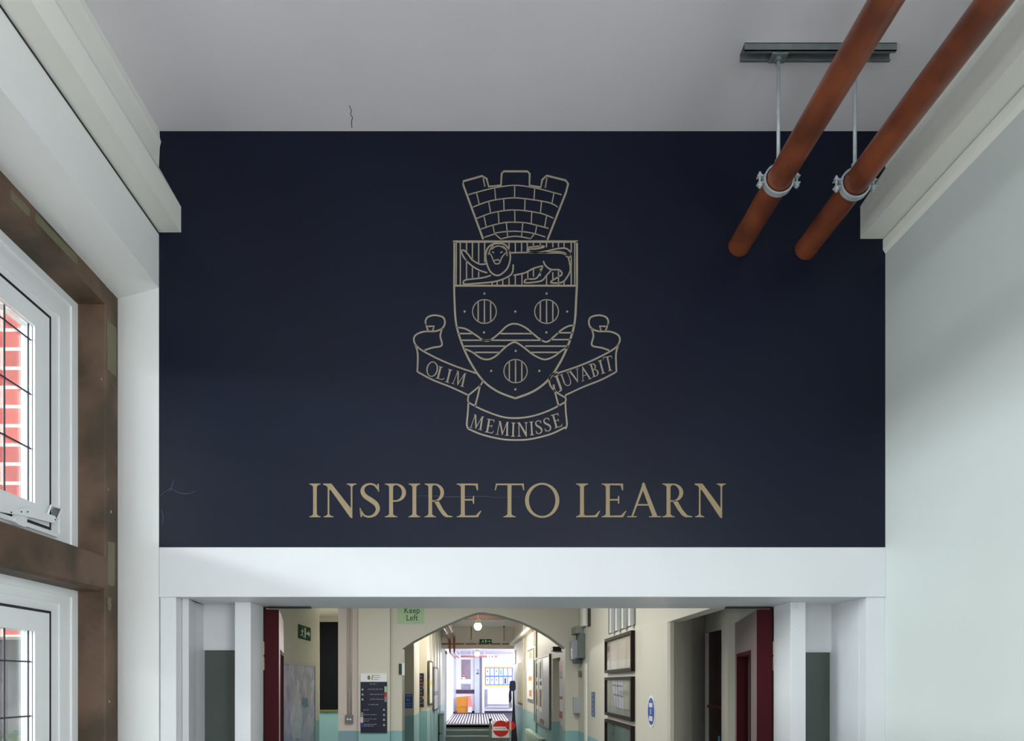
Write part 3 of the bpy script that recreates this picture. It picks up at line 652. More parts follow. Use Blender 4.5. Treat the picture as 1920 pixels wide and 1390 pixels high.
# serif capitals: each glyph draws into a collector of 2-D polygons in cap-height units, width w
def glyph(ch, sw=0.125, th=0.05):
    G = []
    def poly(*p): G.append([Vector(q) for q in p])
    def slab(x0, x1, y, h=0.032): poly((x0, y), (x1, y), (x1, y+h), (x0, y+h))
    def stem(c, w_, y0=0.0, y1=1.0, s0=0.115, s1=0.115, sb=True, stp=True):
        poly((c-w_/2, y0), (c+w_/2, y0), (c+w_/2*0.94, (y0+y1)/2), (c+w_/2, y1), (c-w_/2, y1), (c-w_/2*0.94, (y0+y1)/2))
        for y, on, sg in ((y0, sb, 1), (y1, stp, -1)):
            if not on: continue
            ya, yb = y, y+sg*0.03
            poly((c-w_/2-s0, ya), (c+w_/2+s1, ya), (c+w_/2+s1*0.95, yb), (c-w_/2-s0*0.95, yb))
            poly((c-w_/2-s0*0.6, yb), (c+w_/2+s1*0.6, yb), (c+w_/2, y+sg*0.085), (c-w_/2, y+sg*0.085))
    def strokev(pts, ws, k=6):
        q = smooth([Vector(p) for p in pts], k); m = []
        for i in range(len(q)):
            t = i/(len(q)-1)*(len(ws)-1); j = min(int(t), len(ws)-2); m.append(ws[j]+(ws[j+1]-ws[j])*(t-j))
        L, R = [], []
        for i, p in enumerate(q):
            a = q[max(i-1, 0)]; c = q[min(i+1, len(q)-1)]; t = (c-a).normalized(); nn = Vector((-t.y, t.x))*m[i]/2; L.append(p+nn); R.append(p-nn)
        for i in range(len(q)-1): G.append([L[i], R[i], R[i+1], L[i+1]])
    def ring(cx, cy, ax, ay, bx, by, t0, t1, n=28, off=0):
        o = []; i_ = []
        for k in range(n+1):
            t = math.radians(t0+(t1-t0)*k/n); o.append(Vector((cx+ax*math.cos(t), cy+ay*math.sin(t)))); i_.append(Vector((cx+off+bx*math.cos(t), cy+by*math.sin(t))))
        for k in range(n): G.append([o[k], i_[k], i_[k+1], o[k+1]])
    if ch == 'I': stem(0.18, sw); w_ = 0.36
    elif ch == 'N':
        w_ = 0.97
        stem(0.16, th, 0, 0.96, 0.12, 0.12, True, False); poly((0.0, 1.0), (0.0, 0.97), (0.10, 0.93), (0.20, 0.80), (0.24, 1.0))
        poly((0.09, 1.0), (0.245, 1.0), (0.86, 0.22), (0.865, -0.03), (0.80, 0.0)); stem(0.845, th, -0.02, 1.0, 0.12, 0.12, False, True)
    elif ch == 'S':
        w_ = 0.60
        strokev([(0.525, 0.83), (0.43, 0.955), (0.28, 0.985), (0.14, 0.91), (0.10, 0.77), (0.17, 0.63), (0.33, 0.51), (0.47, 0.39), (0.52, 0.24), (0.45, 0.09), (0.30, 0.015), (0.15, 0.05), (0.055, 0.20)], [0.05, 0.055, 0.055, 0.08, 0.11, 0.13, 0.14, 0.13, 0.11, 0.09, 0.055, 0.05, 0.045])
        poly((0.50, 0.98), (0.545, 1.0), (0.555, 0.76), (0.525, 0.76)); poly((0.02, 0.27), (0.05, 0.27), (0.10, 0.02), (0.05, 0.0))
    elif ch in 'PR':
        w_ = 0.66 if ch == 'P' else 0.86
        stem(0.19, sw, 0, 1, 0.12, 0.12, True, True)
        ring(0.32, 0.73, 0.30, 0.27, 0.185, 0.225, -90, 90, off=-0.0)
        poly((0.19, 1.0), (0.33, 1.0), (0.33, 0.955), (0.19, 0.955)); poly((0.24, 0.505), (0.33, 0.505), (0.33, 0.46), (0.24, 0.46))
        if ch == 'R':
            poly((0.30, 0.49), (0.44, 0.50), (0.60, 0.22), (0.74, 0.055), (0.88, 0.028), (0.88, 0.0), (0.68, 0.0), (0.58, 0.06), (0.46, 0.22))
    elif ch == 'B':
        w_ = 0.68; stem(0.18, sw, 0, 1, 0.12, 0.05)
        ring(0.30, 0.765, 0.26, 0.235, 0.15, 0.19, -90, 90); ring(0.30, 0.275, 0.34, 0.275, 0.215, 0.23, -90, 90)
        for y in (0.955, 0.51, 0.0): poly((0.18, y), (0.31, y), (0.31, y+0.045), (0.18, y+0.045))
    elif ch == 'E' or ch == 'L':
        w_ = 0.72 if ch == 'E' else 0.70; stem(0.18, sw, 0, 1, 0.12, 0.12 if ch == 'L' else 0.02)
        poly((0.18, 0.0), (0.62, 0.0), (0.72, 0.19), (0.69, 0.19), (0.56, 0.055), (0.18, 0.045))
        if ch == 'E':
            poly((0.18, 1.0), (0.62, 1.0), (0.62, 0.80), (0.59, 0.80), (0.55, 0.945), (0.18, 0.955))
            poly((0.18, 0.54), (0.48, 0.54), (0.48, 0.495), (0.18, 0.495)); poly((0.48, 0.63), (0.51, 0.63), (0.51, 0.40), (0.48, 0.40), (0.46, 0.50), (0.46, 0.535))
    elif ch == 'T':
        w_ = 0.86; stem(0.43, sw, 0, 0.97, 0.12, 0.12, True, False)
        poly((0.04, 1.0), (0.82, 1.0), (0.82, 0.952), (0.04, 0.952)); poly((0.04, 1.01), (0.07, 0.955), (0.03, 0.80), (0.0, 0.80)); poly((0.79, 0.955), (0.84, 1.02), (0.86, 0.80), (0.83, 0.80))
    elif ch == 'O': w_ = 1.0; ring(0.5, 0.5, 0.5, 0.52, 0.385, 0.465, 0, 360, 48)
    elif ch == 'A':
        w_ = 1.0
        poly((0.12, 0.02), (0.17, 0.02), (0.52, 0.92), (0.47, 1.03)); poly((0.445, 1.0), (0.50, 1.04), (0.90, 0.02), (0.755, 0.02), (0.43, 0.90))
        poly((0.26, 0.39), (0.72, 0.39), (0.70, 0.345), (0.24, 0.345)); slab(0.0, 0.28, 0.0); slab(0.65, 1.0, 0.0)
    elif ch == 'V':
        w_ = 0.92
        poly((0.06, 0.98), (0.21, 0.98), (0.50, 0.20), (0.46, -0.02)); poly((0.43, 0.0), (0.48, -0.02), (0.84, 0.98), (0.78, 0.98)); slab(0.0, 0.30, 0.968); slab(0.68, 0.92, 0.968)
    elif ch == 'M':
        w_ = 1.12
        poly((0.11, 0.0), (0.17, 0.0), (0.27, 1.0), (0.22, 1.0)); poly((0.20, 1.0), (0.33, 1.0), (0.60, 0.20), (0.55, 0.0)); poly((0.53, 0.02), (0.58, 0.0), (0.90, 1.0), (0.84, 1.0))
        poly((0.82, 1.0), (0.95, 1.0), (1.05, 0.0), (0.91, 0.0)); slab(0.0, 0.28, 0); slab(0.80, 1.14, 0); slab(0.12, 0.30, 0.968); slab(0.86, 1.02, 0.968)
    elif ch == 'U':
        w_ = 0.9; poly((0.10, 0.98), (0.22, 0.98), (0.22, 0.32), (0.10, 0.32)); poly((0.73, 0.98), (0.78, 0.98), (0.78, 0.32), (0.73, 0.32))
        ring(0.44, 0.33, 0.34, 0.35, 0.25, 0.29, 180, 360); slab(0, 0.32, 0.968); slab(0.63, 0.90, 0.968)
    elif ch == 'J':
        w_ = 0.42; stem(0.26, sw, 0.0, 1.0, 0.12, 0.12, False, True)
        strokev([(0.26, 0.03), (0.25, -0.12), (0.18, -0.22), (0.05, -0.24)], [sw, sw*0.9, sw*0.6, 0.07])
    return G, w_
def place_glyph(ch, tf, parent, m, sw, th):
    G, w_ = glyph(ch, sw, th); b = BM()
    for i, pg in enumerate(G):
        q = [tf(p.x/w_, p.y) for p in pg]; dd = 0.0014+0.00006*min(i, 12) if len(G) < 20 else 0.0017
        if ch in 'PRBSUJO': dd = 0.0014 + 0.00009*(i if i < 6 else 6)
        prism(b, q, lambda p: WP(p[0], p[1], 0.0002), lambda p: WP(p[0], p[1], dd))
    return obj('letter', b, m, parent)
words = (('INSPIRE', ((45, 95), (105, 245), (258, 352), (368, 466), (470, 522), (538, 656), (677, 783))),
         ('TO', ((840, 967), (970, 1117))), ('LEARN', ((1188, 1290), (1298, 1405), (1408, 1552), (1557, 1683), (1697, 1828))))
for word, ex in words:
    t = thing('wall_lettering', 'tan serif capitals reading %s on the navy wall' % word, 'lettering', (px(560+ex[0][0]/2.2857, D), D, pz(970.5, D)), 'tan wall lettering')
    for ch, (a0, a1) in zip(word, ex):
        X0, X1_ = px(560+a0/2.2857, D), px(560+a1/2.2857, D); z0, z1 = pz(970.3, D), pz(907.2, D)
        place_glyph(ch, lambda u, v: (X0+(X1_-X0)*u, z0+(z1-z0)*v), t, GOLD, 0.118, 0.05)
cm = mat('vinyl_crease', (44, 54, 78), 0.35, var=0.2, scale=20)
nw = bpy.data.objects['wall_front']
for l, wd in (([(772, 931), (800, 930), (850, 932), (900, 931), (935, 933), (975, 932)], 0.0022), ([(300, 930), (312, 921), (322, 917), (334, 924), (352, 926), (368, 920)], 0.0035), ([(326, 900), (322, 912), (318, 922)], 0.0035), ([(302, 955), (306, 968), (304, 984)], 0.003)):
    b = BM(); ribbon(b, smooth([W(*p) for p in l], 5), [wd*(0.3+0.7*math.sin(math.pi*i/((len(l)-1)*5))) for i in range((len(l)-1)*5+1)], WP, 0.0001, 0.0008); obj('crease', b, cm, nw)
motto = [('OLIM', [(300, 566, 92, 118, 10), (372, 598, 66, 100, 14), (432, 620, 34, 108, 14), (518, 642, 104, 110, 17)]),
         ('JUVABIT', [(1304, 668, 52, 104, -20), (1375, 648, 80, 105, -20), (1447, 622, 84, 105, -19), (1520, 600, 88, 110, -17), (1597, 572, 62, 108, -16), (1655, 548, 34, 110, -15), (1712, 522, 74, 118, -12)]),
         ('MEMINISSE', [(660, 990, 104, 110, 14), (765, 1022, 70, 110, 10), (865, 1040, 106, 110, 6), (948, 1050, 32, 112, 2), (1022, 1048, 82, 112, -1), (1096, 1040, 32, 110, -3), (1152, 1030, 58, 106, -7), (1220, 1010, 58, 106, -12), (1298, 978, 70, 110, -16)])]
for word, ls in motto:
    for ch, (cx, cy, gw, gh, ang) in zip(word, ls):
        ca, sa = math.cos(math.radians(ang)), math.sin(math.radians(ang))
        def tf(u, v):
            dx, dy = (u-0.5)*gw, -(v-0.5)*gh
            return CB(cx+dx*ca-dy*sa, cy+dx*sa+dy*ca)
        o = place_glyph(ch, tf, rib, CRESTM, 0.15, 0.085); o.location = (0, 0, 0)

# ------------------------------------------------------------------ signs and fittings of the cross hall
def plate(name, label, cat, P, a0, a1, b0, b1, m, d=0.006, group=None):
    t = thing(name, label, cat, P((a0+a1)/2, b0, 0), group)
    b = BM(); pbox(b, P, a0, a1, b0, b1, 0.001, d); obj('plate' if 'sign' in name else 'backing', b, m, t); return t
AW = FR(ZA)
t = plate('keep_left_sign', 'pale green Keep Left card on the cream arch wall', 'sign', AW, px(745, ZA), px(795.5, ZA), pz(1170, ZA), pz(1124, ZA), PGREEN, 0.004)
ink = mat('black_ink', (24, 40, 28), 0.6)
text('lettering', 'Keep', 0.108, AW, px(772.5, ZA), pz(1145.5, ZA), 0.005, ink, t, sx=0.9); text('lettering', 'Left', 0.108, AW, px(772.5, ZA), pz(1159.3, ZA), 0.005, ink, t, sx=0.9)
PS = FR(9.4)
a0, a1 = px(676.5, 9.4), px(726, 9.4); zt, zm_, zb = pz(1263.5, 9.4), pz(1279, 9.4), pz(1374.5, 9.4)
t = thing('directory_sign', 'tall navy directory board with white header on the cream pilaster', 'sign', PS((a0+a1)/2, zb, 0))
b = BM(); pbox(b, PS, a0, a1, zb, zm_, 0.001, 0.02); obj('board', b, NAVYS, t)
b = BM(); pbox(b, PS, a0, a1, zm_, zt, 0.001, 0.02); hd = obj('header', b, WPAPER, t)
P2 = PS
def dpx(x, y): return px(660+x/9.267, 9.4), pz(1240+y/9.267, 9.4)
b = BM(); X, Z = dpx(297, 288); pdisc(b, PS, X, Z, 0.018, 0.02, 0.022, 20, 0.028); obj('emblem', b, mat('olive_emblem', (120, 112, 60), 0.5), hd).location = (0, 0, 0)
b = BM(); ribbon(b, smooth([dpx(350, 240), dpx(368, 262), (dpx(358, 290)), dpx(350, 310), dpx(362, 330)], 5), 0.008, PS, 0.02, 0.022)
obj('emblem', b, BLACK, hd).location = (0, 0, 0)
b = BM()
for y, x1 in ((250, 490), (285, 490), (320, 465)): pbox(b, PS, dpx(385, 0)[0], dpx(x1, 0)[0], dpx(0, y+5)[1], dpx(0, y-5)[1], 0.02, 0.0215)
obj('header_print', b, GREYT, hd).location = (0, 0, 0)
b = BM()
def words_row(x0, x1, y, h=16):
    x = x0
    while x < x1:
        l = random.uniform(30, 62); e = min(x+l, x1); k = x
        while k < e-4: pbox(b, PS, dpx(k, 0)[0], dpx(k+6.5, 0)[0], dpx(0, y+h/2)[1], dpx(0, y-h/2+random.uniform(0, 6))[1], 0.02, 0.0215); k += 10
        x = e+12
for r_ in ((315, 440, 398), (280, 545, 487), (315, 545, 577), (320, 545, 662), (292, 465, 755), (205, 300, 845), (212, 435, 930), (212, 440, 1005), (212, 320, 1040), (212, 445, 1098), (212, 380, 1128)): words_row(*r_)
obj('print', b, mat('pale_print', (150, 158, 178), 0.5), t)
b = BM()
for x, y in ((187, 490), (187, 577), (187, 662), (560, 842), (560, 930), (560, 1015), (560, 1105)):
    X, Z = dpx(x, y); s_ = 0.017
    b = BM(); prism(b, [(X-s_, Z-s_*0.8), (X+s_, Z-s_*0.8), (X, Z+s_)], lambda p: PS(p[0], p[1], 0.02), lambda p: PS(p[0], p[1], 0.0215)); obj('arrow', b, mat('pale_arrow', (150, 180, 160), 0.5), t)
for nm, c, x0, x1, y0, y1 in (('tab', (140, 196, 160), 567, 612, 440, 540), ('tab', (190, 24, 36), 567, 612, 540, 620), ('tab', (130, 128, 126), 567, 612, 620, 710), ('tab', (128, 132, 116), 150, 200, 890, 975), ('tab', (214, 180, 200), 150, 200, 975, 1070), ('tab', (46, 44, 130), 150, 200, 1075, 1150)):
    b = BM(); pbox(b, PS, dpx(x0, 0)[0], dpx(x1, 0)[0], dpx(0, y1)[1], dpx(0, y0)[1], 0.02, 0.022); obj(nm, b, mat('tab_%d_%d' % (x0, y0), c, 0.5), t)
# socket and conduit on the pink strip
PK = FR(9.47)
t = thing('wall_socket', 'grey metal double socket under vertical conduit on the pinkish wall', 'socket', PK(px(655, 9.47), pz(1359, 9.47), 0))
b = BM(); pbox(b, PK, px(648, 9.47), px(662.5, 9.47), pz(1356, 9.47), pz(1341, 9.47), 0.001, 0.04); obj('box', b, mat('grey_metal_box', (120, 122, 120), 0.4, 0.3), t)
b = BM()
for x in (653, 658): pbox(b, PK, px(x-1.3, 9.47), px(x+1.3, 9.47), pz(1350.5, 9.47), pz(1347.5, 9.47), 0.04, 0.046)
obj('switch', b, WPAPER, t)
for x, rr in ((653, 0.012), (658.5, 0.012)):
    b = BM(); tube(b, PK(px(x, 9.47), pz(1341, 9.47), 0.015), PK(px(x, 9.47), HC, 0.015), rr, 10); obj('conduit', b, mat('conduit_paint', (188, 174, 164), 0.5), t, True)
# dark board in the passage
P16 = FR(16.0)
t = thing('dark_board', 'tall black board with mustard ledge on the passage wall, far left', 'board', P16(px(619, 16), pz(1334, 16), 0))
b = BM(); pbox(b, P16, px(600, 16), px(634.5, 16), pz(1331, 16), pz(1167, 16), 0.001, 0.03); obj('panel', b, mat('black_board', (20, 22, 26), 0.7, var=0.1, spec=0.1), t)
b = BM(); pbox(b, P16, px(600, 16), px(634.5, 16), pz(1334.5, 16), pz(1331.5, 16), 0.001, 0.06); obj('ledge', b, mat('mustard', (136, 118, 36), 0.5), t)
# exit sign left
def lz(p): return 3640/(VX-p)
WPIC = mat('sign_white', (225, 235, 228), 0.7, spec=0.1)
def exit_sign(label, P, a0, a1, b0, b1, d, group=None):
    t = thing('exit_sign', label, 'sign', P((a0+a1)/2, b0, 0)); b = BM(); pbox(b, P, a0, a1, b0, b1, 0.001, d); obj('plate', b, GREEN, t)
    w_, h = a1-a0, b1-b0
    def q(u, v): return (a0+w_*u, b0+h*v)
    b = BM()
    pr = lambda pts: prism(b, [q(*p) for p in pts], lambda p: P(p[0], p[1], d), lambda p: P(p[0], p[1], d+0.001))
    pr([(0.60, 0.42), (0.80, 0.42), (0.80, 0.25), (0.94, 0.5), (0.80, 0.75), (0.80, 0.58), (0.60, 0.58)]); obj('arrow', b, WPIC, t)
    b = BM(); pbox(b, P, *(q(0.46, 0)[0], q(0.56, 0)[0]), q(0, .12)[1], q(0, .88)[1], d, d+0.001); obj('doorway_symbol', b, WPIC, t)
    b = BM(); X, Z = q(0.29, 0.80); pdisc(b, P, X, Z, h*0.07, d, d+0.001, 10)
    pr([(0.26, 0.70), (0.33, 0.70), (0.31, 0.42), (0.25, 0.42)]); pr([(0.25, 0.42), (0.30, 0.42), (0.38, 0.14), (0.34, 0.12)]); pr([(0.26, 0.44), (0.30, 0.42), (0.22, 0.22), (0.12, 0.22), (0.12, 0.28), (0.19, 0.29)])
    pr([(0.32, 0.68), (0.41, 0.56), (0.40, 0.52), (0.31, 0.60)]); pr([(0.26, 0.66), (0.18, 0.60), (0.17, 0.48), (0.20, 0.48), (0.21, 0.56), (0.27, 0.61)]); obj('running_figure_symbol', b, WPIC, t); return t
exit_sign('green running man exit sign on the left cross hall wall', LWp, lz(559), lz(581.5), 2.238, 2.44, 0.01)
# mural
m = mat('mural_paint', (150, 148, 162), 0.5)
nt = m.node_tree; cr = [n for n in nt.nodes if n.type == 'VALTORGB'][0]; nz = [n for n in nt.nodes if n.type == 'TEX_NOISE'][0]
nz.inputs['Scale'].default_value = 2.2; nz.inputs['Distortion'].default_value = 1.6
cr.color_ramp.elements[0].position = 0.2; cr.color_ramp.elements[0].color = (lin(124), lin(130), lin(158), 1); cr.color_ramp.elements[1].position = 0.8; cr.color_ramp.elements[1].color = (lin(232), lin(230), lin(244), 1)
e = cr.color_ramp.elements.new(0.42); e.color = (lin(162), lin(170), lin(196), 1); e = cr.color_ramp.elements.new(0.55); e.color = (lin(198), lin(190), lin(218), 1)
t = thing('mural_panel', 'grey and lilac painted panel on the left cross hall wall', 'painting', LWp((lz(533)+lz(588))/2, 0.5, 0))
b = BM(); pbox(b, LWp, lz(528), lz(587), 0.5, 1.86, 0.001, 0.02); obj('canvas', b, m, t)
b = BM(); pframe(b, LWp, lz(527), lz(588.5), 0.49, 1.875, 0.03, 0.0, 0.028); obj('frame', b, LGREY, t)
b = BM()
def lq(x, y): Y = lz(x); return (Y, pz(y, Y))
def lshape(pts, m_, nm):
    b = BM(); prism(b, [lq(*p) for p in pts], lambda p: LWp(p[0], p[1], 0.02), lambda p: LWp(p[0], p[1], 0.022)); obj(nm, b, m_, t)
lshape([(553, 1280), (556, 1272), (559, 1282), (558, 1296), (562, 1320), (565, 1350), (560, 1385), (546, 1385), (541, 1350), (547, 1320), (553, 1298)], mat('mural_pale', (222, 222, 240), 0.5, var=0.15, scale=9), 'painted_figure')
lshape([(566, 1308), (574, 1310), (576, 1326), (568, 1328), (563, 1320)], mat('mural_teal', (70, 128, 166), 0.5, var=0.15, scale=9), 'painted_patch')
# small green sign projecting near arch edge
t = thing('green_sign', 'small dark green sign with white edge beside the arch', 'sign', AW(px(752, ZA), pz(1265, ZA), 0))
b = BM(); pbox(b, AW, px(748, ZA), px(754, ZA), pz(1265, ZA), pz(1245, ZA), 0.001, 0.02); obj('plate', b, mat('deep_green', (10, 60, 36), 0.4), t)
b = BM(); pbox(b, AW, px(754, ZA), px(759, ZA), pz(1266.5, ZA), pz(1243.5, ZA), 0.001, 0.03); obj('white_border', b, WPAPER, t)

# near right wall fittings (plane x=1.27)
def rq(p): return -1778/(p-VX)          # u on RWp = -Y
def rh(p, y): return pz(y, 1778/(p-VX))
t = thing('safety_sign', 'round blue and white floor safety sign on the right wall', 'sign', RWp(rq(1221), 1.3, 0))
uc = rq(1221.5); zc = rh(1221.5, 1334.5)
b = BM(); pdisc(b, RWp, uc, zc, 0.118, 0.001, 0.003, 40); obj('border', b, WPAPER, t)
b = BM(); pdisc(b, RWp, uc, zc, 0.100, 0.002, 0.0045, 40); obj('disc', b, BLUE, t)
b = BM()
for (x0, x1, z0, z1) in ((-0.055, 0.055, 0.03, 0.062), (-0.012, 0.012, -0.022, 0.018), (-0.055, 0.055, -0.07, -0.035)):
    k = x0
    while k < x1-0.008: pbox(b, RWp, uc+k, uc+min(k+0.016, x1), zc+z0, zc+z1, 0.0045, 0.0055); k += 0.022
obj('print', b, WPAPER, t)
FU0, FU1 = -7.32, -6.05
def frame(zb, zt, label, grp, canvas):
    t = thing('picture_frame', label, 'picture', RWp((FU0+FU1)/2, zb, 0), grp)
    b = BM(); pframe(b, RWp, FU0, FU1, zb, zt, 0.028, 0.001, 0.035); obj('frame', b, DKB, t)
    b = BM(); pbox(b, RWp, FU0+0.02, FU1-0.02, zb+0.02, zt-0.02, 0.001, 0.012); c = obj('print', b, canvas, t)
    b = BM(); pbox(b, RWp, FU0+0.025, FU1-0.025, zb+0.025, zt-0.025, 0.022, 0.025); obj('glass', b, PGLASS, t); return t, c
g = 'framed pictures stacked on the right wall'
t1_, c = frame(1.69, 2.022, 'brown framed picture with a painted pale reflection, topmost of three on the right wall', g, mat('pale_reflection_1', (206, 198, 184), 0.4))  # pale tones paint a reflection over the picture
b = BM(); pbox(b, RWp, FU0+0.02, FU1-0.02, 1.71, 1.795, 0.012, 0.014); pbox(b, RWp, FU0+0.75, FU0+1.05, 1.74, 1.79, 0.013, 0.015); obj('pale_shape', b, mat('pale_reflection_2', (226, 224, 214), 0.4), c).location = (0, 0, 0)
b = BM(); pbox(b, RWp, FU0+0.05, FU0+0.14, 1.82, 1.95, 0.012, 0.014); obj('dark_shape', b, mat('print_dark', (84, 78, 62), 0.4), c).location = (0, 0, 0)
t2_, c = frame(1.283, 1.648, 'brown framed print with a white grid sheet, middle of three on the right wall', g, mat('olive_print', (172, 172, 148), 0.4))
b = BM(); prism(b, [(FU0+0.30, 1.64), (FU0+0.80, 1.635), (FU0+0.86, 1.36), (FU0+0.45, 1.385)], lambda p: RWp(p[0], p[1], 0.012), lambda p: RWp(p[0], p[1], 0.015)); obj('sheet', b, mat('sheet_white', (222, 224, 240), 0.5), c).location = (0, 0, 0)
b = BM()
for s0, s1 in (((0.32, 1.575), (0.82, 1.565)), ((0.38, 1.49), (0.84, 1.475)), ((0.44, 1.635), (0.52, 1.38)), ((0.58, 1.635), (0.66, 1.375)), ((0.72, 1.635), (0.78, 1.37))):
    ribbon(b, [Vector((FU0+s0[0], s0[1])), Vector((FU0+s1[0], s1[1]))], 0.014, RWp, 0.015, 0.0165)
obj('grid_lines', b, mat('ink_blue', (60, 62, 110), 0.5), c).location = (0, 0, 0)
t3_, c = frame(0.86, 1.243, 'brown framed grey green print, lowest of three on the right wall', g, mat('grey_print_3', (120, 132, 124), 0.4, var=0.3, scale=7))
# ribbed grille above the frames
t = thing('wall_grille', 'upright white ribbed grille above the framed pictures', 'grille', RWp((FU0+FU1)/2, 2.07, 0))
b = BM(); pbox(b, RWp, -7.25, -6.03, 2.07, 2.9, 0.001, 0.01); obj('backing', b, mat('grille_grey', (132, 136, 122), 0.6), t)
for i in range(4):
    u = -7.0+i*0.29; b = BM(); pbox(b, RWp, u, u+0.07, 2.062-0.0*i, 2.9, 0.01, 0.04); obj('rib', b, GLOSSW, t)
# electrical cabinet
t = thing('electrical_cabinet', 'grey green electrical switch box with cable tray on the right wall', 'cabinet', RWp(rq(1098), 1.9, 0))
def cb(p0, p1, y0, y1, d0, d1, m_, nm):
    b = BM(); pm = (p0+p1)/2; Zm = min(1778/(pm-VX), 9.05)
    X0, X1_ = px(p0, Zm), px(p1, Zm)
    box(b, X0, min(X1_, 1.268), Zm+d0, Zm+d1, pz(y1, Zm), pz(y0, Zm), 0.003); return obj(nm, b, m_, t)
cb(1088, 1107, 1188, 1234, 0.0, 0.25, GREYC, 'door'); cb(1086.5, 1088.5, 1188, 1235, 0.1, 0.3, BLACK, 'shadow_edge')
cb(1079, 1111, 1174, 1188, 0.0, 0.4, mat('grey_tray', (140, 142, 140), 0.5), 'cable_tray')
cb(1075, 1088, 1200, 1236, 0.1, 0.4, LGREY, 'meter'); cb(1080, 1105, 1234, 1244, 0.05, 0.3, mat('dark_slate', (70, 80, 86), 0.5), 'base_tray')
cb(1093, 1107, 1100, 1174, 0.0, 0.2, CREAM, 'trunking'); cb(1099, 1105, 1244, 1420, 0.0, 0.15, CREAM, 'trunking'); cb(1106.5, 1109, 1100, 1174, 0.0, 0.2, BLACK, 'cable')
cb(1088, 1091, 1258, 1270, 0.1, 0.2, GREYC, 'junction')
t = thing('keypad_panel', 'light grey wall box with black clips below the electrical cabinet', 'box', AW(px(1080, ZA), pz(1340, ZA), 0))
b = BM(); pbox(b, AW, px(1074, ZA), px(1084, ZA)-0.004, pz(1338, ZA), pz(1308, ZA), 0.001, 0.06); pbox(b, AW, px(1074, 9.4), px(1090, 9.3), pz(1338, 9.3), pz(1308, 9.3), 0.1, 0.18); obj('body', b, LGREY, t)
b = BM(); pbox(b, AW, px(1090, 9.3)+0.001, px(1092, 9.3), pz(1335, 9.3), pz(1325, 9.3), 0.1, 0.17); pbox(b, AW, px(1090, 9.3)+0.001, px(1092, 9.3), pz(1318, 9.3), pz(1308, 9.3), 0.1, 0.17); obj('clip', b, BLACK, t)
t = plate('blue_wall_sign', 'narrow blue notice on the right wall beside the trunking', 'sign', RWp, rq(1110), rq(1115.5), rh(1113, 1344), rh(1113, 1298), mat('dull_blue', (66, 96, 142), 0.5), 0.008)
b = BM()
for k in range(5): pbox(b, RWp, rq(1111), rq(1114.5), rh(1113, 1340-k*9), rh(1113, 1338-k*9), 0.008, 0.010)
obj('print', b, GREYT, t)

# ------------------------------------------------------------------ corridor fittings
d_r = Vector((rx(20)-rx(10), 10)).normalized()
RC = Pl((rx(10), 10, 0), (-d_r.x, -d_r.y, 0), (-d_r.y, d_r.x, 0))
def rcu(p): return -(rz(p)-10)/d_r.y
def rch(p, y): return pz(y, rz(p))
def rboard(name, label, cat, p0, p1, yt, yb_, m_, d=0.02, frame_m=None, fw=0.03, group=None):
    pm = (p0+p1)/2; t = thing(name, label, cat, RC(rcu(pm), rch(pm, yb_), 0), group)
    a0, a1, b0, b1 = rcu(p0), rcu(p1), rch(pm, yb_), rch(pm, yt)
    b = BM(); pbox(b, RC, a0, a1, b0, b1, 0.001, d); obj('backing', b, m_, t)
    if frame_m: b = BM(); pframe(b, RC, a0, a1, b0, b1, fw, 0.001, d+0.015); obj('frame', b, frame_m, t)
    return t, p0, p1, b0, b1
def bits(t, a0, a1, b0, b1, d, lst):
    for nm, c, u0, u1, v0, v1 in lst:
        b = BM(); pbox(b, RC, rcu(a0+(a1-a0)*u0), rcu(a0+(a1-a0)*u1), b0+(b1-b0)*v0, b0+(b1-b0)*v1, d, d+0.003); obj(nm, b, c, t)
DRED = mat('crimson_board', (176, 26, 58), 0.5)
PURP = mat('dull_purple', (104, 92, 110), 0.5)
LIL = mat('lilac_paper', (206, 206, 226), 0.5)
x = rboard('notice_board', 'crimson notice board with papers just inside the arch on the right', 'notice board', 1051, 1061.5, 1239, 1348, DRED)
bits(*x, 0.02, (('paper', LIL, .1, .8, .38, .68), ('paper', WPAPER, .15, .8, .12, .33), ('paper', PURP, .1, .7, .7, .82)))
x = rboard('glass_display_case', 'tall glazed display case with white and orange papers on the right corridor wall', 'display case', 1004, 1033, 1231, 1362, mat('grey_case_back', (150, 160, 156), 0.4), 0.015, GREYC, 0.03)
bits(*x, 0.015, (('paper', WPAPER, .03, .24, .22, .96), ('paper', WPAPER, .30, .52, .20, .96), ('paper', PURP, .05, .20, .70, .92), ('paper', PURP, .32, .44, .68, .92), ('orange_card', ORANGE, .08, .20, .28, .52), ('orange_card', ORANGE, .33, .46, .27, .52), ('dark_item', mat('dark_slate_b', (58, 56, 66), .5), .08, .2, .58, .64), ('dark_item', mat('dark_slate_b', (58, 56, 66), .5), .33, .46, .58, .64), ('dark_item', mat('dark_plum', (110, 50, 60), .5), .35, .6, .03, .10)))
x = rboard('poster_board', 'white board with orange shapes between display case and yellow board', 'notice board', 989.5, 1001.5, 1218, 1316, WPAPER, 0.02)
bits(*x, 0.02, (('orange_card', ORANGE, .4, .75, .82, .95), ('orange_card', ORANGE, .3, .8, .40, .48), ('orange_card', ORANGE, .4, .75, .1, .22), ('green_edge', mat('deep_green', (10, 60, 36), .4), .1, .95, .96, 1.0), ('green_edge', mat('deep_green', (10, 60, 36), .4), .1, .95, 0, .05), ('paper', LIL, .1, .4, .5, .8)))
x = rboard('yellow_board', 'pale yellow notice board with maroon ends further along the right wall', 'notice board', 972.5, 981.5, 1239, 1322, YEL, 0.02)
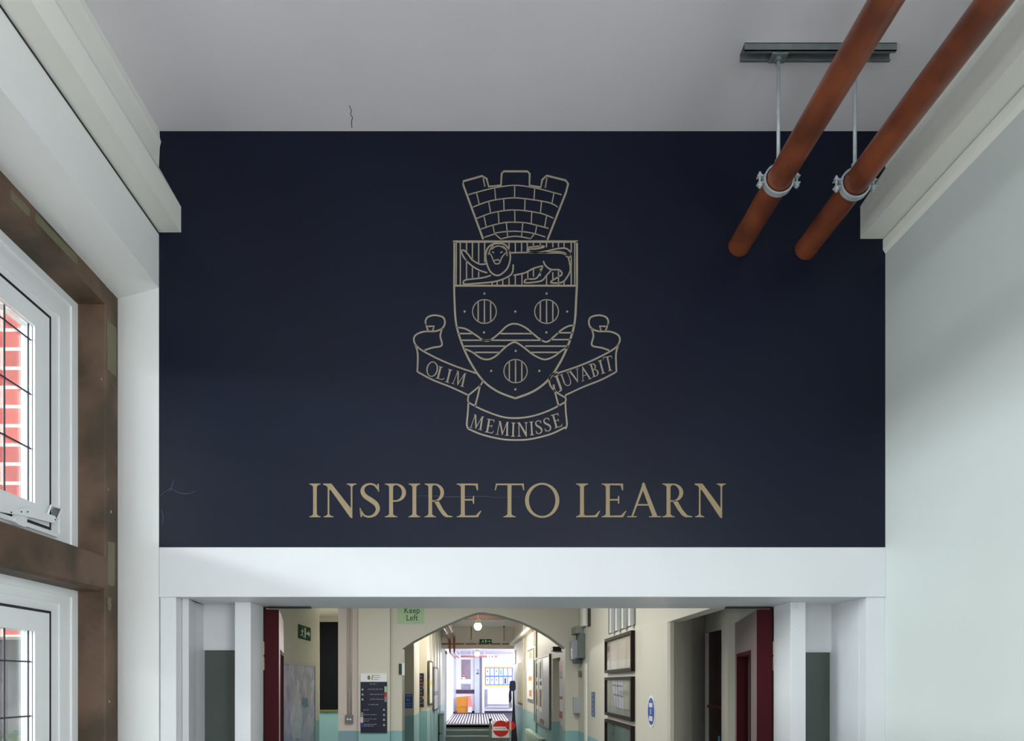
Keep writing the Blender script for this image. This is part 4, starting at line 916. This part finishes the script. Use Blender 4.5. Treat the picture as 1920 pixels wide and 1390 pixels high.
bits(*x, 0.02, (('maroon_edge', mat('maroon', (92, 40, 56), .5), 0, 1, .95, 1.0), ('maroon_edge', mat('maroon', (92, 40, 56), .5), 0, 1, 0, .05), ('paper', WPAPER, .3, .5, .1, .9), ('paper', WPAPER, .65, .8, .1, .9)))
x = rboard('white_notice', 'small white notice with black edge, farthest on the right corridor wall', 'sign', 963.5, 967.5, 1221, 1246, WPAPER, 0.02)
bits(*x, 0.02, (('black_edge', BLACK, .6, 1, .1, 1),))
# radiator on corridor right
t = thing('radiator', 'pale green wall radiator below the display case on the right', 'radiator', RC(rcu(1010), 0.1, 0), 'wall radiators')
a0, a1 = rcu(995), rcu(1023); zt_ = 0.68+0.0
b = BM(); pbox(b, RC, a0, a1, 0.12, 0.62, 0.06, 0.12)
k = a0+0.03
while k < a1-0.04: pbox(b, RC, k, k+0.03, 0.16, 0.58, 0.12, 0.128); k += 0.06
obj('body', b, mat('pale_mint_metal', (186, 206, 196), 0.4), t)
b = BM(); pbox(b, RC, a0, a1, 0.62, 0.635, 0.02, 0.125); obj('top_grille', b, mat('pale_mint_metal', (186, 206, 196), 0.4), t)
b = BM(); tube(b, RC(a1+0.04, 0.0, 0.06), RC(a1+0.04, 0.58, 0.06), 0.015, 10); pbox(b, RC, a1, a1+0.05, 0.50, 0.54, 0.05, 0.08); obj('valve', b, STEEL, t)
# camera, conduit strip, cornice ledge
t = thing('security_camera', 'small black camera on the wall just inside the arch on the right', 'camera', RC(rcu(1055), rch(1055, 1222), 0))
b = BM(); pbox(b, RC, rcu(1053), rcu(1058), rch(1055, 1222), rch(1055, 1214), 0.04, 0.16); obj('housing', b, BLACK, t)
b = BM(); pbox(b, RC, rcu(1055.5), rcu(1057), rch(1055, 1224), rch(1055, 1222), 0.001, 0.12); obj('bracket', b, LGREY, t)
t = thing('mustard_conduit', 'short mustard vertical conduit high on the right corridor wall', 'conduit', RC(rcu(1004), 2.4, 0))
b = BM(); Z = rz(1004); pbox(b, RC, rcu(1003), rcu(1005.5), pz(1211, Z), 3.14, 0.001, 0.03); obj('strip', b, mat('mustard_b', (170, 140, 60), .5), t)
b = BM()
for Zq in (14.2, 17.2): prism_z(b, [(rx(Zq)-0.03, Zq), (rx(Zq)-0.03, Zq+0.16), (rx(Zq)+0.02, Zq+0.16), (rx(Zq)+0.02, Zq)], 0, 3.14)
prism(b, [(rx(10)-0.0, 10), (rx(20.9), 20.9)][:2]+[(rx(20.9)-0.13, 20.9), (rx(10)-0.13, 10)], lambda p: (p[0], p[1], 2.62), lambda p: (p[0], p[1], 2.70))
struct('trim_22', b, CORR, label='shallow ledge and piers along the right corridor wall')

# left corridor notices (plane of left wall)
LA, LB = Vector((px(801, 16), 16.0)), Vector((px(828.3, 21), 21.0)); dl = (LB-LA).normalized()
LC = Pl((LA.x+0.022, LA.y, 0), (dl.x, dl.y, 0), (dl.y, -dl.x, 0))
def lcu(p):
    q_ = (p-VX)/K; s_ = (q_*LA.y-(LA.x+0.022))/(dl.x-q_*dl.y); return s_
def lboard(name, label, p0, p1, yt, yb_, m_, its=()):
    a0, a1 = lcu(p0), lcu(p1); Zm = LA.y+dl.y*(a0+a1)/2; b0, b1 = pz(yb_, Zm), pz(yt, Zm)
    t = thing(name, label, 'notice board', LC((a0+a1)/2, b0, 0), 'left corridor notice boards')
    b = BM(); pbox(b, LC, a0, a1, b0, b1, 0.0, 0.02); obj('backing', b, m_, t)
    b = BM(); pframe(b, LC, a0, a1, b0, b1, 0.03, 0.0, 0.03); obj('frame', b, DKB, t)
    for c, u0, u1, v0, v1 in its:
        b = BM(); pbox(b, LC, a0+(a1-a0)*u0, a0+(a1-a0)*u1, b0+(b1-b0)*v0, b0+(b1-b0)*v1, 0.02, 0.023); obj('paper', b, c, t)
lboard('notice_board', 'tall narrow notice board with white sheets, first on the left corridor wall', 803, 809.5, 1240, 1322, YEL, ((WPAPER, .2, .8, .05, .45), (LIL, .2, .8, .55, .95)))
lboard('notice_board', 'dark framed notice board, second on the left corridor wall', 812, 820, 1252, 1332, LIL, ((WPAPER, .2, .8, .5, .95), (PURP, .1, .9, .35, .45), (WPAPER, .2, .8, .05, .3)))
# blue notice & dark sign on the left piers
P13 = FR(13.8)
t = plate('blue_notice_sign', 'bright blue rectangular notice on the cream pier beyond the arch', 'sign', P13, px(759.5, 13.8), px(773.5, 13.8), pz(1328.5, 13.8), pz(1302, 13.8), BLUE, 0.01)
b = BM()
for x0, x1, y0, y1 in ((761, 772, 1304, 1306.5), (763, 766, 1310, 1315), (767.5, 769, 1310, 1316), (761.5, 771.5, 1319, 1320.5), (761.5, 771.5, 1323, 1324.5)): pbox(b, P13, px(x0, 13.8), px(x1, 13.8), pz(y1, 13.8), pz(y0, 13.8), 0.01, 0.012)
obj('print', b, mat('pale_blue_print', (130, 170, 220), .5), t)
P15 = FR(15.98)
t = plate('second_directory_sign', 'narrow dark directory sign with coloured tabs deeper in the corridor on the left', 'sign', P15, px(787.3, 16), px(795, 16), pz(1326.5, 16), pz(1263, 16), mat('near_black_sign', (24, 20, 44), .4), 0.02)
for c, y0, y1 in ((mat('tab_red', (180, 30, 40), .5), 1280, 1286), (mat('tab_grey', (110, 130, 120), .5), 1287, 1292), (mat('tab_orange', (210, 150, 50), .5), 1306, 1311), (PURP, 1316, 1321)):
    b = BM(); pbox(b, P15, px(792.3, 16), px(794.8, 16), pz(y1, 16), pz(y0, 16), 0.02, 0.023); obj('tab', b, c, t)
b = BM()
for k in range(9): pbox(b, P15, px(788.5, 16), px(791, 16), pz(1269.5+k*6.3, 16), pz(1268+k*6.3, 16), 0.02, 0.022)
obj('print', b, GREYT, t)

# exit sign over the steps, drop rods, light fittings
PB = FR(ZS)
exit_sign('green running man exit sign on the wall over the steps', PB, px(899, ZS), px(921.8, ZS), pz(1206.8, ZS), pz(1199.2, ZS), 0.02)
def globe(x, y_, Z, zc_, label):
    X = px(x, Z); z = pz(y_, Z)
    t = thing('globe_lamp', label, 'lamp', (X, Z, z), 'corridor globe lamps')
    b = BM(); lathe(b, [(0.001, -0.085), (0.03, -0.08), (0.058, -0.06), (0.075, -0.03), (0.08, 0.005), (0.07, 0.04), (0.05, 0.06)], (X, Z, z), 20); obj('globe', b, GLOBE, t, True)
    b = BM(); lathe(b, [(0.052, 0.055), (0.055, 0.07), (0.055, 0.12), (0.03, 0.13), (0.012, 0.14), (0.012, zc_-z), (0.001, zc_-z)], (X, Z, z), 16); obj('fitting', b, mat('olive_lamp_metal', (120, 112, 84), .5), t, True)
    l = bpy.data.lights.new('globe_lamp_light', 'POINT'); l.energy = 62; l.shadow_soft_size = 0.08; l.color = (1, 0.94, 0.84)
    o = bpy.data.objects.new('globe_lamp_light', l); COL.objects.link(o); o.parent = t; o.location = (0, 0, -0.2)
globe(896, 1174.5, 15.5, 3.145, 'glowing white globe lamp hanging under the corridor ceiling')
globe(894.5, 1226.5, 23.5, 2.70, 'glowing white globe lamp in the bright vestibule beyond the steps')
t = thing('strip_fitting', 'small hanging fitting on a thin rod beside the exit sign', 'fitting', (px(884, 20.5), 20.5, pz(1200, 20.5)), 'thin ceiling rods before the steps')
b = BM(); tube(b, (px(884, 20.5), 20.5, pz(1200, 20.5)), (px(884, 20.5), 20.5, 3.145), 0.009, 8); obj('rod', b, mat('dark_olive', (84, 84, 66), .5), t)
b = BM(); box(b, px(880.5, 20.5), px(888, 20.5), 20.4, 20.6, pz(1203, 20.5), pz(1200, 20.5), 0.01); obj('body', b, mat('glass_grey', (176, 188, 164), .3), t)
t = thing('ceiling_rod', 'thin dark rod hanging from the corridor ceiling right of the exit sign', 'rod', (px(945, 20.5), 20.5, pz(1203, 20.5)), 'thin ceiling rods before the steps')
b = BM(); tube(b, (px(945, 20.5), 20.5, pz(1203, 20.5)), (px(945, 20.5), 20.5, 3.145), 0.009, 8); obj('rod', b, mat('dark_olive', (84, 84, 66), .5), t)
b = BM(); tube(b, (px(945, 20.5), 20.5, 3.11), (px(945, 20.5), 20.5, 3.146), 0.025, 10); obj('rose', b, mat('dark_olive', (84, 84, 66), .5), t)
CPIPE = mat('corridor_pipe_paint', (136, 66, 42), .4, var=.1)
for (x, y, sx_, lab) in ((843.5, 1197, 0, 'brown corridor pipe along the ceiling nearest the left wall, dropping at the steps'), (852, 1194, 1, 'brown corridor pipe, inner of the pair dropping at the steps')):
    X = px(x, 20.8); z = pz(y, 20.8); zz = pz(1221, 20.8)
    t = thing('corridor_pipe', lab, 'pipe', (X, 20.8, z), 'brown corridor pipes')
    b = BM(); path_tube(b, [(X, 11.0, z), (X, 16.5, z), (X, 20.6, z), (X, 20.73, z-0.02), (X, 20.8, z-0.09), (X, 20.8, zz+0.12), (X, 20.8, zz+0.03), (X, 20.88, zz-0.02), (X, 21.2, zz-0.04), (X, 25, zz-0.04)], 0.030, 12); obj('pipe', b, CPIPE, t, True)
    for Zc in (13.0, 16.0, 18.5): 
        b = BM(); tube(b, (X, Zc-0.05, z), (X, Zc+0.05, z), 0.042, 14); tube(b, (X, Zc, z+0.04), (X, Zc, 3.142), 0.010, 8); obj('bracket', b, WPAPER, t)
t = thing('horizontal_pipe', 'thin brown pipe running across the wall below the exit sign', 'pipe', (px(895, ZS), ZS, pz(1208, ZS)))
b = BM(); z = pz(1208, ZS); tube(b, (XA, ZS-0.025, z), (XB, ZS-0.025, z), 0.016, 10); obj('pipe', b, CPIPE, t, True)
b = BM()
for x in (850, 872, 895, 918, 940): box(b, px(x, ZS)-0.012, px(x, ZS)+0.012, ZS-0.045, ZS, z-0.022, z+0.022)
obj('clip', b, CREAM, t)
t = thing('vestibule_pipe', 'reddish pipe with white lagging crossing high in the vestibule', 'pipe', (0.2, 26, pz(1231.5, 26)))
z = pz(1231.5, 26); b = BM(); tube(b, (px(855, 26), 26, z), (px(932, 26), 26, z), 0.03, 12); obj('pipe', b, mat('rose_pipe', (170, 96, 92), .4), t, True)
b = BM()
for x in (862, 884, 908): tube(b, (px(x, 26), 26, z), (px(x, 26), 26, 2.70), 0.010, 8)
obj('hanger', b, STEEL, t)
for x in (862, 915, 920, 926): b = BM(); tube(b, (px(x, 26)-0.03, 26, z), (px(x, 26)+0.03, 26, z), 0.05, 12); obj('lagging', b, WPAPER, t)

# left dwarf box and right stand, handrails
t = thing('pipe_box', 'turquoise boxed casing at the left side of the corridor steps', 'box', (px(824, 19.5), 19.6, 0))
b = BM(); box(b, -1.02, px(832, 19.4), 19.4, 20.9, 0, pz(1340, 19.4), 0.01); obj('casing', b, mat('turquoise_paint', (134, 164, 164), .5), t)
b = BM(); box(b, -1.02, px(833, 19.3), 19.36, 20.9, pz(1340, 19.4), pz(1337.5, 19.4), 0.005); obj('lid', b, LGREY, t)
b = BM(); box(b, px(823, 19.38), px(825.3, 19.38), 19.39, 19.40, pz(1378, 19.4), pz(1374, 19.4)); box(b, px(827, 19.38), px(828, 19.38), 19.39, 19.40, pz(1378, 19.4), pz(1374, 19.4)); obj('label_mark', b, BLACK, t)
t = thing('glazed_screen', 'white framed screen at the left edge of the vestibule', 'screen', (px(834, ZS+0.4), ZS+0.4, ZU))
b = BM(); X = px(833.5, ZS+0.4)
box(b, X-0.03, X+0.0, ZS+0.3, ZS+0.36, ZU, 2.5); obj('dark_edge', b, BLACK, t)
b = BM(); box(b, X, X+0.06, ZS+0.3, ZS+0.36, ZU, 2.5); box(b, X, X+0.06, 23.6, 23.7, ZU, 2.5); box(b, X, X+0.06, ZS+0.3, 23.7, 2.4, 2.5); obj('frame', b, WPAPER, t)
t = thing('folded_stand', 'dark blue covered upright stand right of the corridor steps', 'stand', (px(962, 18.6), 18.6, 0))
def S3(x, y, Z=18.6): return (px(x, Z), pz(y, Z))
DB = mat('dark_blue_cover', (26, 40, 84), .5, var=.15)
def fr_poly(pts, Z, th, m_, nm, par):
    b = BM(); prism(b, [S3(x, y, Z) for x, y in pts], lambda p: (p[0], Z, p[1]), lambda p: (p[0], Z+th, p[1])); bmesh.ops.bevel(b, geom=b.edges[:], offset=0.006, segments=1, affect='EDGES'); return obj(nm, b, m_, par)
fr_poly([(956, 1279), (958, 1277), (965, 1277), (967, 1281), (967, 1293), (964, 1297), (958, 1296), (955, 1291)], 18.6, 0.14, DB, 'cover', t)
fr_poly([(955.5, 1293), (959, 1296), (959.5, 1310), (957.5, 1321), (954.5, 1318), (954, 1304)], 18.64, 0.1, DB, 'strap', t)
fr_poly([(961.5, 1296), (964, 1297), (965, 1320), (966.5, 1350), (970, 1385), (970, 1399), (958, 1399), (960, 1350), (961.5, 1325)], 18.66, 0.08, mat('near_black_cloth', (24, 24, 40), .6), 'post', t)
fr_poly([(954, 1318), (959, 1317), (961, 1324), (958, 1328), (955, 1327)], 18.6, 0.1, LIL, 'tag', t)
t = thing('handrail_post', 'dark post of the gate in front of the corridor steps', 'post', (px(919, 18), 18, 0))
b = BM(); box(b, px(917, 18), px(921, 18), 18, 18.06, 0, pz(1349, 18), 0.005); obj('post', b, GREYC, t)
b = BM(); box(b, px(916.5, 18)-0.0, px(921.5, 18), 17.99, 18.07, pz(1353, 18), pz(1348, 18), 0.005); obj('cap', b, BLACK, t)
PN = FR(17.9)
def npx(x, y, Z=17.9): return px(780+x/9.6, Z), pz(1250+y/9.6, Z)
t = thing('no_entry_sign', 'square white NO ENTRY sign with large red disc at the corridor steps', 'sign', PN(*npx(1525, 1290), 0))
(xa, za), (xb, zb_) = npx(1368, 1285), npx(1680, 975)
b = BM(); pbox(b, PN, xa, xb, za, zb_, -0.01, 0.004); obj('plate', b, WPAPER, t)
cx, cz = npx(1527, 1120); b = BM(); pdisc(b, PN, cx, cz, 147/9.6*17.9/K, 0.004, 0.007, 40); dsc = obj('red_disc', b, REDS, t)
b = BM(); (x0, z0), (x1, z1) = npx(1388, 1155), npx(1662, 1085); pbox(b, PN, x0, x1, z0, z1, 0.007, 0.009); obj('bar', b, WPAPER, t)
text('lettering', 'NO ENTRY', 0.052, PN, (x0+x1)/2, (z0+z1)/2, 0.010, BLACK, t)
b = BM(); box(b, cx-0.02, cx+0.02, 17.915, 17.94, 0, za+0.05); obj('support', b, GREYC, t)
PN2 = FR(17.6); t = thing('round_no_entry_sign', 'smaller round red sign with upright white bar overlapping the square sign', 'sign', PN2(*npx(1700, 1150, 17.6), 0))
cx, cz = npx(1700, 1065, 17.6); b = BM(); pdisc(b, PN2, cx, cz, 88/9.6*17.6/K, 0.0, 0.006, 32); obj('red_disc', b, REDS, t)
b = BM(); (x0, z0), (x1, z1) = npx(1682, 1145, 17.6), npx(1716, 980, 17.6); pbox(b, PN2, x0, x1, z0, z1, 0.006, 0.009); obj('bar', b, mat('pale_pink_bar', (222, 190, 184), .5), t)
b = BM(); box(b, cx-0.012, cx+0.012, 17.602, 17.62, 0, cz-0.05); obj('pole', b, LGREY, t)

# ------------------------------------------------------------------ vestibule end wall
ZE = 28.7; PE = FR(ZE)
def ex(x, y, Z=ZE): return px(780+x/9.6, Z), pz(1140+y/9.6, Z)
def eb(bm, x0, y0, x1, y1, d0, d1, P=PE, Z=ZE):
    (a, c), (a2, c2) = ex(x0, y1, Z), ex(x1, y0, Z); return pbox(bm, P, a, a2, c, c2, d0, d1)
r = sroot('door_4', (px(872, ZE), ZE, ZU), 'white glazed door at the far end of the corridor')
b = BM(); eb(b, 718, 875, 1050, 1900, 0.001, 0.03); struct('door_panel', b, WPAPER, r)
b = BM(); eb(b, 815, 935, 985, 1285, 0.03, 0.035); struct('pane', b, mat('mauve_glass', (132, 112, 136), .25, var=.15, scale=3), r)
b = BM(); eb(b, 812, 1370, 985, 1470, 0.03, 0.035); struct('lower_pane', b, mat('grey_lilac_glass', (150, 148, 176), .3, var=.2, scale=6), r)
b = BM(); eb(b, 722, 1475, 1058, 1545, 0.03, 0.06); struct('kick_band', b, mat('plum_band', (70, 46, 70), .5), r)
b = BM(); X, Z = ex(858, 1250); pdisc(b, PE, X, Z, 0.075, 0.035, 0.04, 20); struct('round_sticker', b, WPAPER, r)
b = BM(); eb(b, 825, 1225, 893, 1248, 0.04, 0.043); struct('round_sticker_bar', b, REDS, r)
t = thing('cardboard_sheet', 'large orange brown cardboard sheet leaning by the far door', 'cardboard', (px(866, 28.3), 28.3, ZU))
P283 = FR(28.3)
b = BM(); q = [ex(x, y, 28.3) for x, y in ((722, 1612), (935, 1590), (940, 1895), (735, 1893))]; q = [(a, max(c, ZU)) for a, c in q]
prism(b, q, lambda p: P283(p[0], p[1], -0.02), lambda p: P283(p[0], p[1], 0.02)); obj('sheet', b, ORANGE, t)
b = BM(); prism(b, [(a_, c_) for a_, c_ in (ex(735, 1790, 28.3), ex(840, 1775, 28.3), ex(940, 1790, 28.3), ex(940, 1800, 28.3), ex(840, 1785, 28.3), ex(735, 1800, 28.3))], lambda p: P283(p[0], p[1], 0.02), lambda p: P283(p[0], p[1], 0.022)); obj('crease', b, mat('ochre_dark', (170, 106, 34), .6), t)
t = thing('pink_sheet', 'pink sheet leaning beside the orange cardboard', 'card', (px(882, 28.25), 28.25, ZU))
b = BM(); q = [ex(x, y, 28.25) for x, y in ((935, 1590), (990, 1580), (1015, 1800), (930, 1800))]; prism(b, q, lambda p: (p[0], 28.25, p[1]), lambda p: (p[0], 28.27, p[1])); obj('sheet', b, PINK, t)
b = BM(); q = [ex(x, y, 28.2) for x, y in ((935, 1785), (1008, 1785), (1005, 1885), (930, 1885))]; prism(b, [(a, max(c, ZU)) for a, c in q], lambda p: (p[0], 28.18, p[1]), lambda p: (p[0], 28.21, p[1]))
tag(obj('white_card', b, WPAPER), 'small white card on the floor in front of the pink sheet', 'card')
b = BM(); box(b, px(849.7, 28), px(852.5, 28), 27.95, 28.05, ZU, pz(1335, 28)); tag(obj('door_wedge', b, BLACK), 'small black doorstop on the floor left of the far door', 'doorstop')
b = BM(); eb(b, 1052, 880, 1145, 1930, 0.001, 0.12); struct('trim_23', b, mat('pale_lilac_blue', (200, 206, 226), .5, var=.02), label='pale blue pillar right of the far door')
b = BM(); eb(b, 1145, 890, 1190, 1930, 0.001, 0.05); struct('trim_24', b, mat('lilac_grey', (160, 160, 184), .5), label='grey strip beside the pillar')
b = BM(); eb(b, 1188, 880, 1232, 1930, 0.001, 0.2); struct('trim_25', b, WPAPER, label='white upright beside the far notice board')
P12 = FR(ZE-0.12); t = thing('pillar_number', 'small dark figure 2 on the pale pillar at the corridor end', 'sign', PE(px(895.5, ZE), pz(1262, ZE), 0.12))
text('lettering', '2', 0.22, P12, *ex(1110, 1150, ZE-0.12), 0.002, mat('slate_ink', (74, 76, 110), .5), t)
b = BM(); eb(b, 1085, 1180, 1132, 1200, 0.121, 0.124); obj('underline', b, mat('slate_ink', (74, 76, 110), .5), t)
t = thing('far_notice_board', 'yellow edged notice board with two rows of white sheets at the corridor end', 'notice board', PE(px(932, ZE), pz(1288, ZE), 0))
b = BM(); eb(b, 1235, 1060, 1750, 1420, 0.001, 0.02); obj('border', b, mat('bright_yellow', (240, 206, 110), .6), t)
b = BM(); eb(b, 1245, 1080, 1742, 1395, 0.02, 0.024); obj('backing', b, mat('cornflower', (96, 130, 196), .6), t)
for rw, (y0, y1) in enumerate(((1092, 1222), (1248, 1378))):
    for c_ in range(6):
        x0 = 1258+c_*80
        b = BM(); eb(b, x0, y0, x0+64, y1, 0.024, 0.028); o = obj('sheet', b, WPAPER, t)
        if (rw, c_) in ((0, 0), (0, 2), (0, 3), (1, 0), (1, 1), (1, 2), (1, 4)):
            s = {(1, 4): (12, 20, 45, 120), (0, 3): (10, 30, 50, 110)}.get((rw, c_), (20, 35, 38, 65))
            b = BM(); eb(b, x0+s[0], y0+s[1], x0+s[2], y0+s[3], 0.028, 0.030); oo = obj('print', b, {3: mat('sky_ink', (130, 190, 230), .5), 4: mat('slate_ink', (74, 76, 110), .5)}.get(c_, mat('steel_ink', (90, 100, 140), .5)), o); oo.location = (0, 0, 0)
t = thing('radiator', 'white panel radiator under the far notice board', 'radiator', PE(px(934, ZE), pz(1332, ZE), 0), 'wall radiators')
b = BM(); eb(b, 1285, 1465, 1720, 1740, 0.06, 0.12)
for k in range(14): eb(b, 1300+k*30, 1480, 1312+k*30, 1725, 0.12, 0.125)
obj('body', b, WPAPER, t)
b = BM(); eb(b, 1250, 1470, 1282, 1780, 0.02, 0.10); obj('valve_pipe', b, mat('lilac_grey', (160, 160, 184), .5), t)
b = BM(); eb(b, 1250, 1775, 1720, 1800, 0.02, 0.08); obj('feed_pipe', b, LIL, t)
b = BM(); eb(b, 718, 1858, 2000, 1892, 0.0, 0.03); struct('baseboard_end', b, mat('dark_mat', (54, 46, 60), .8))
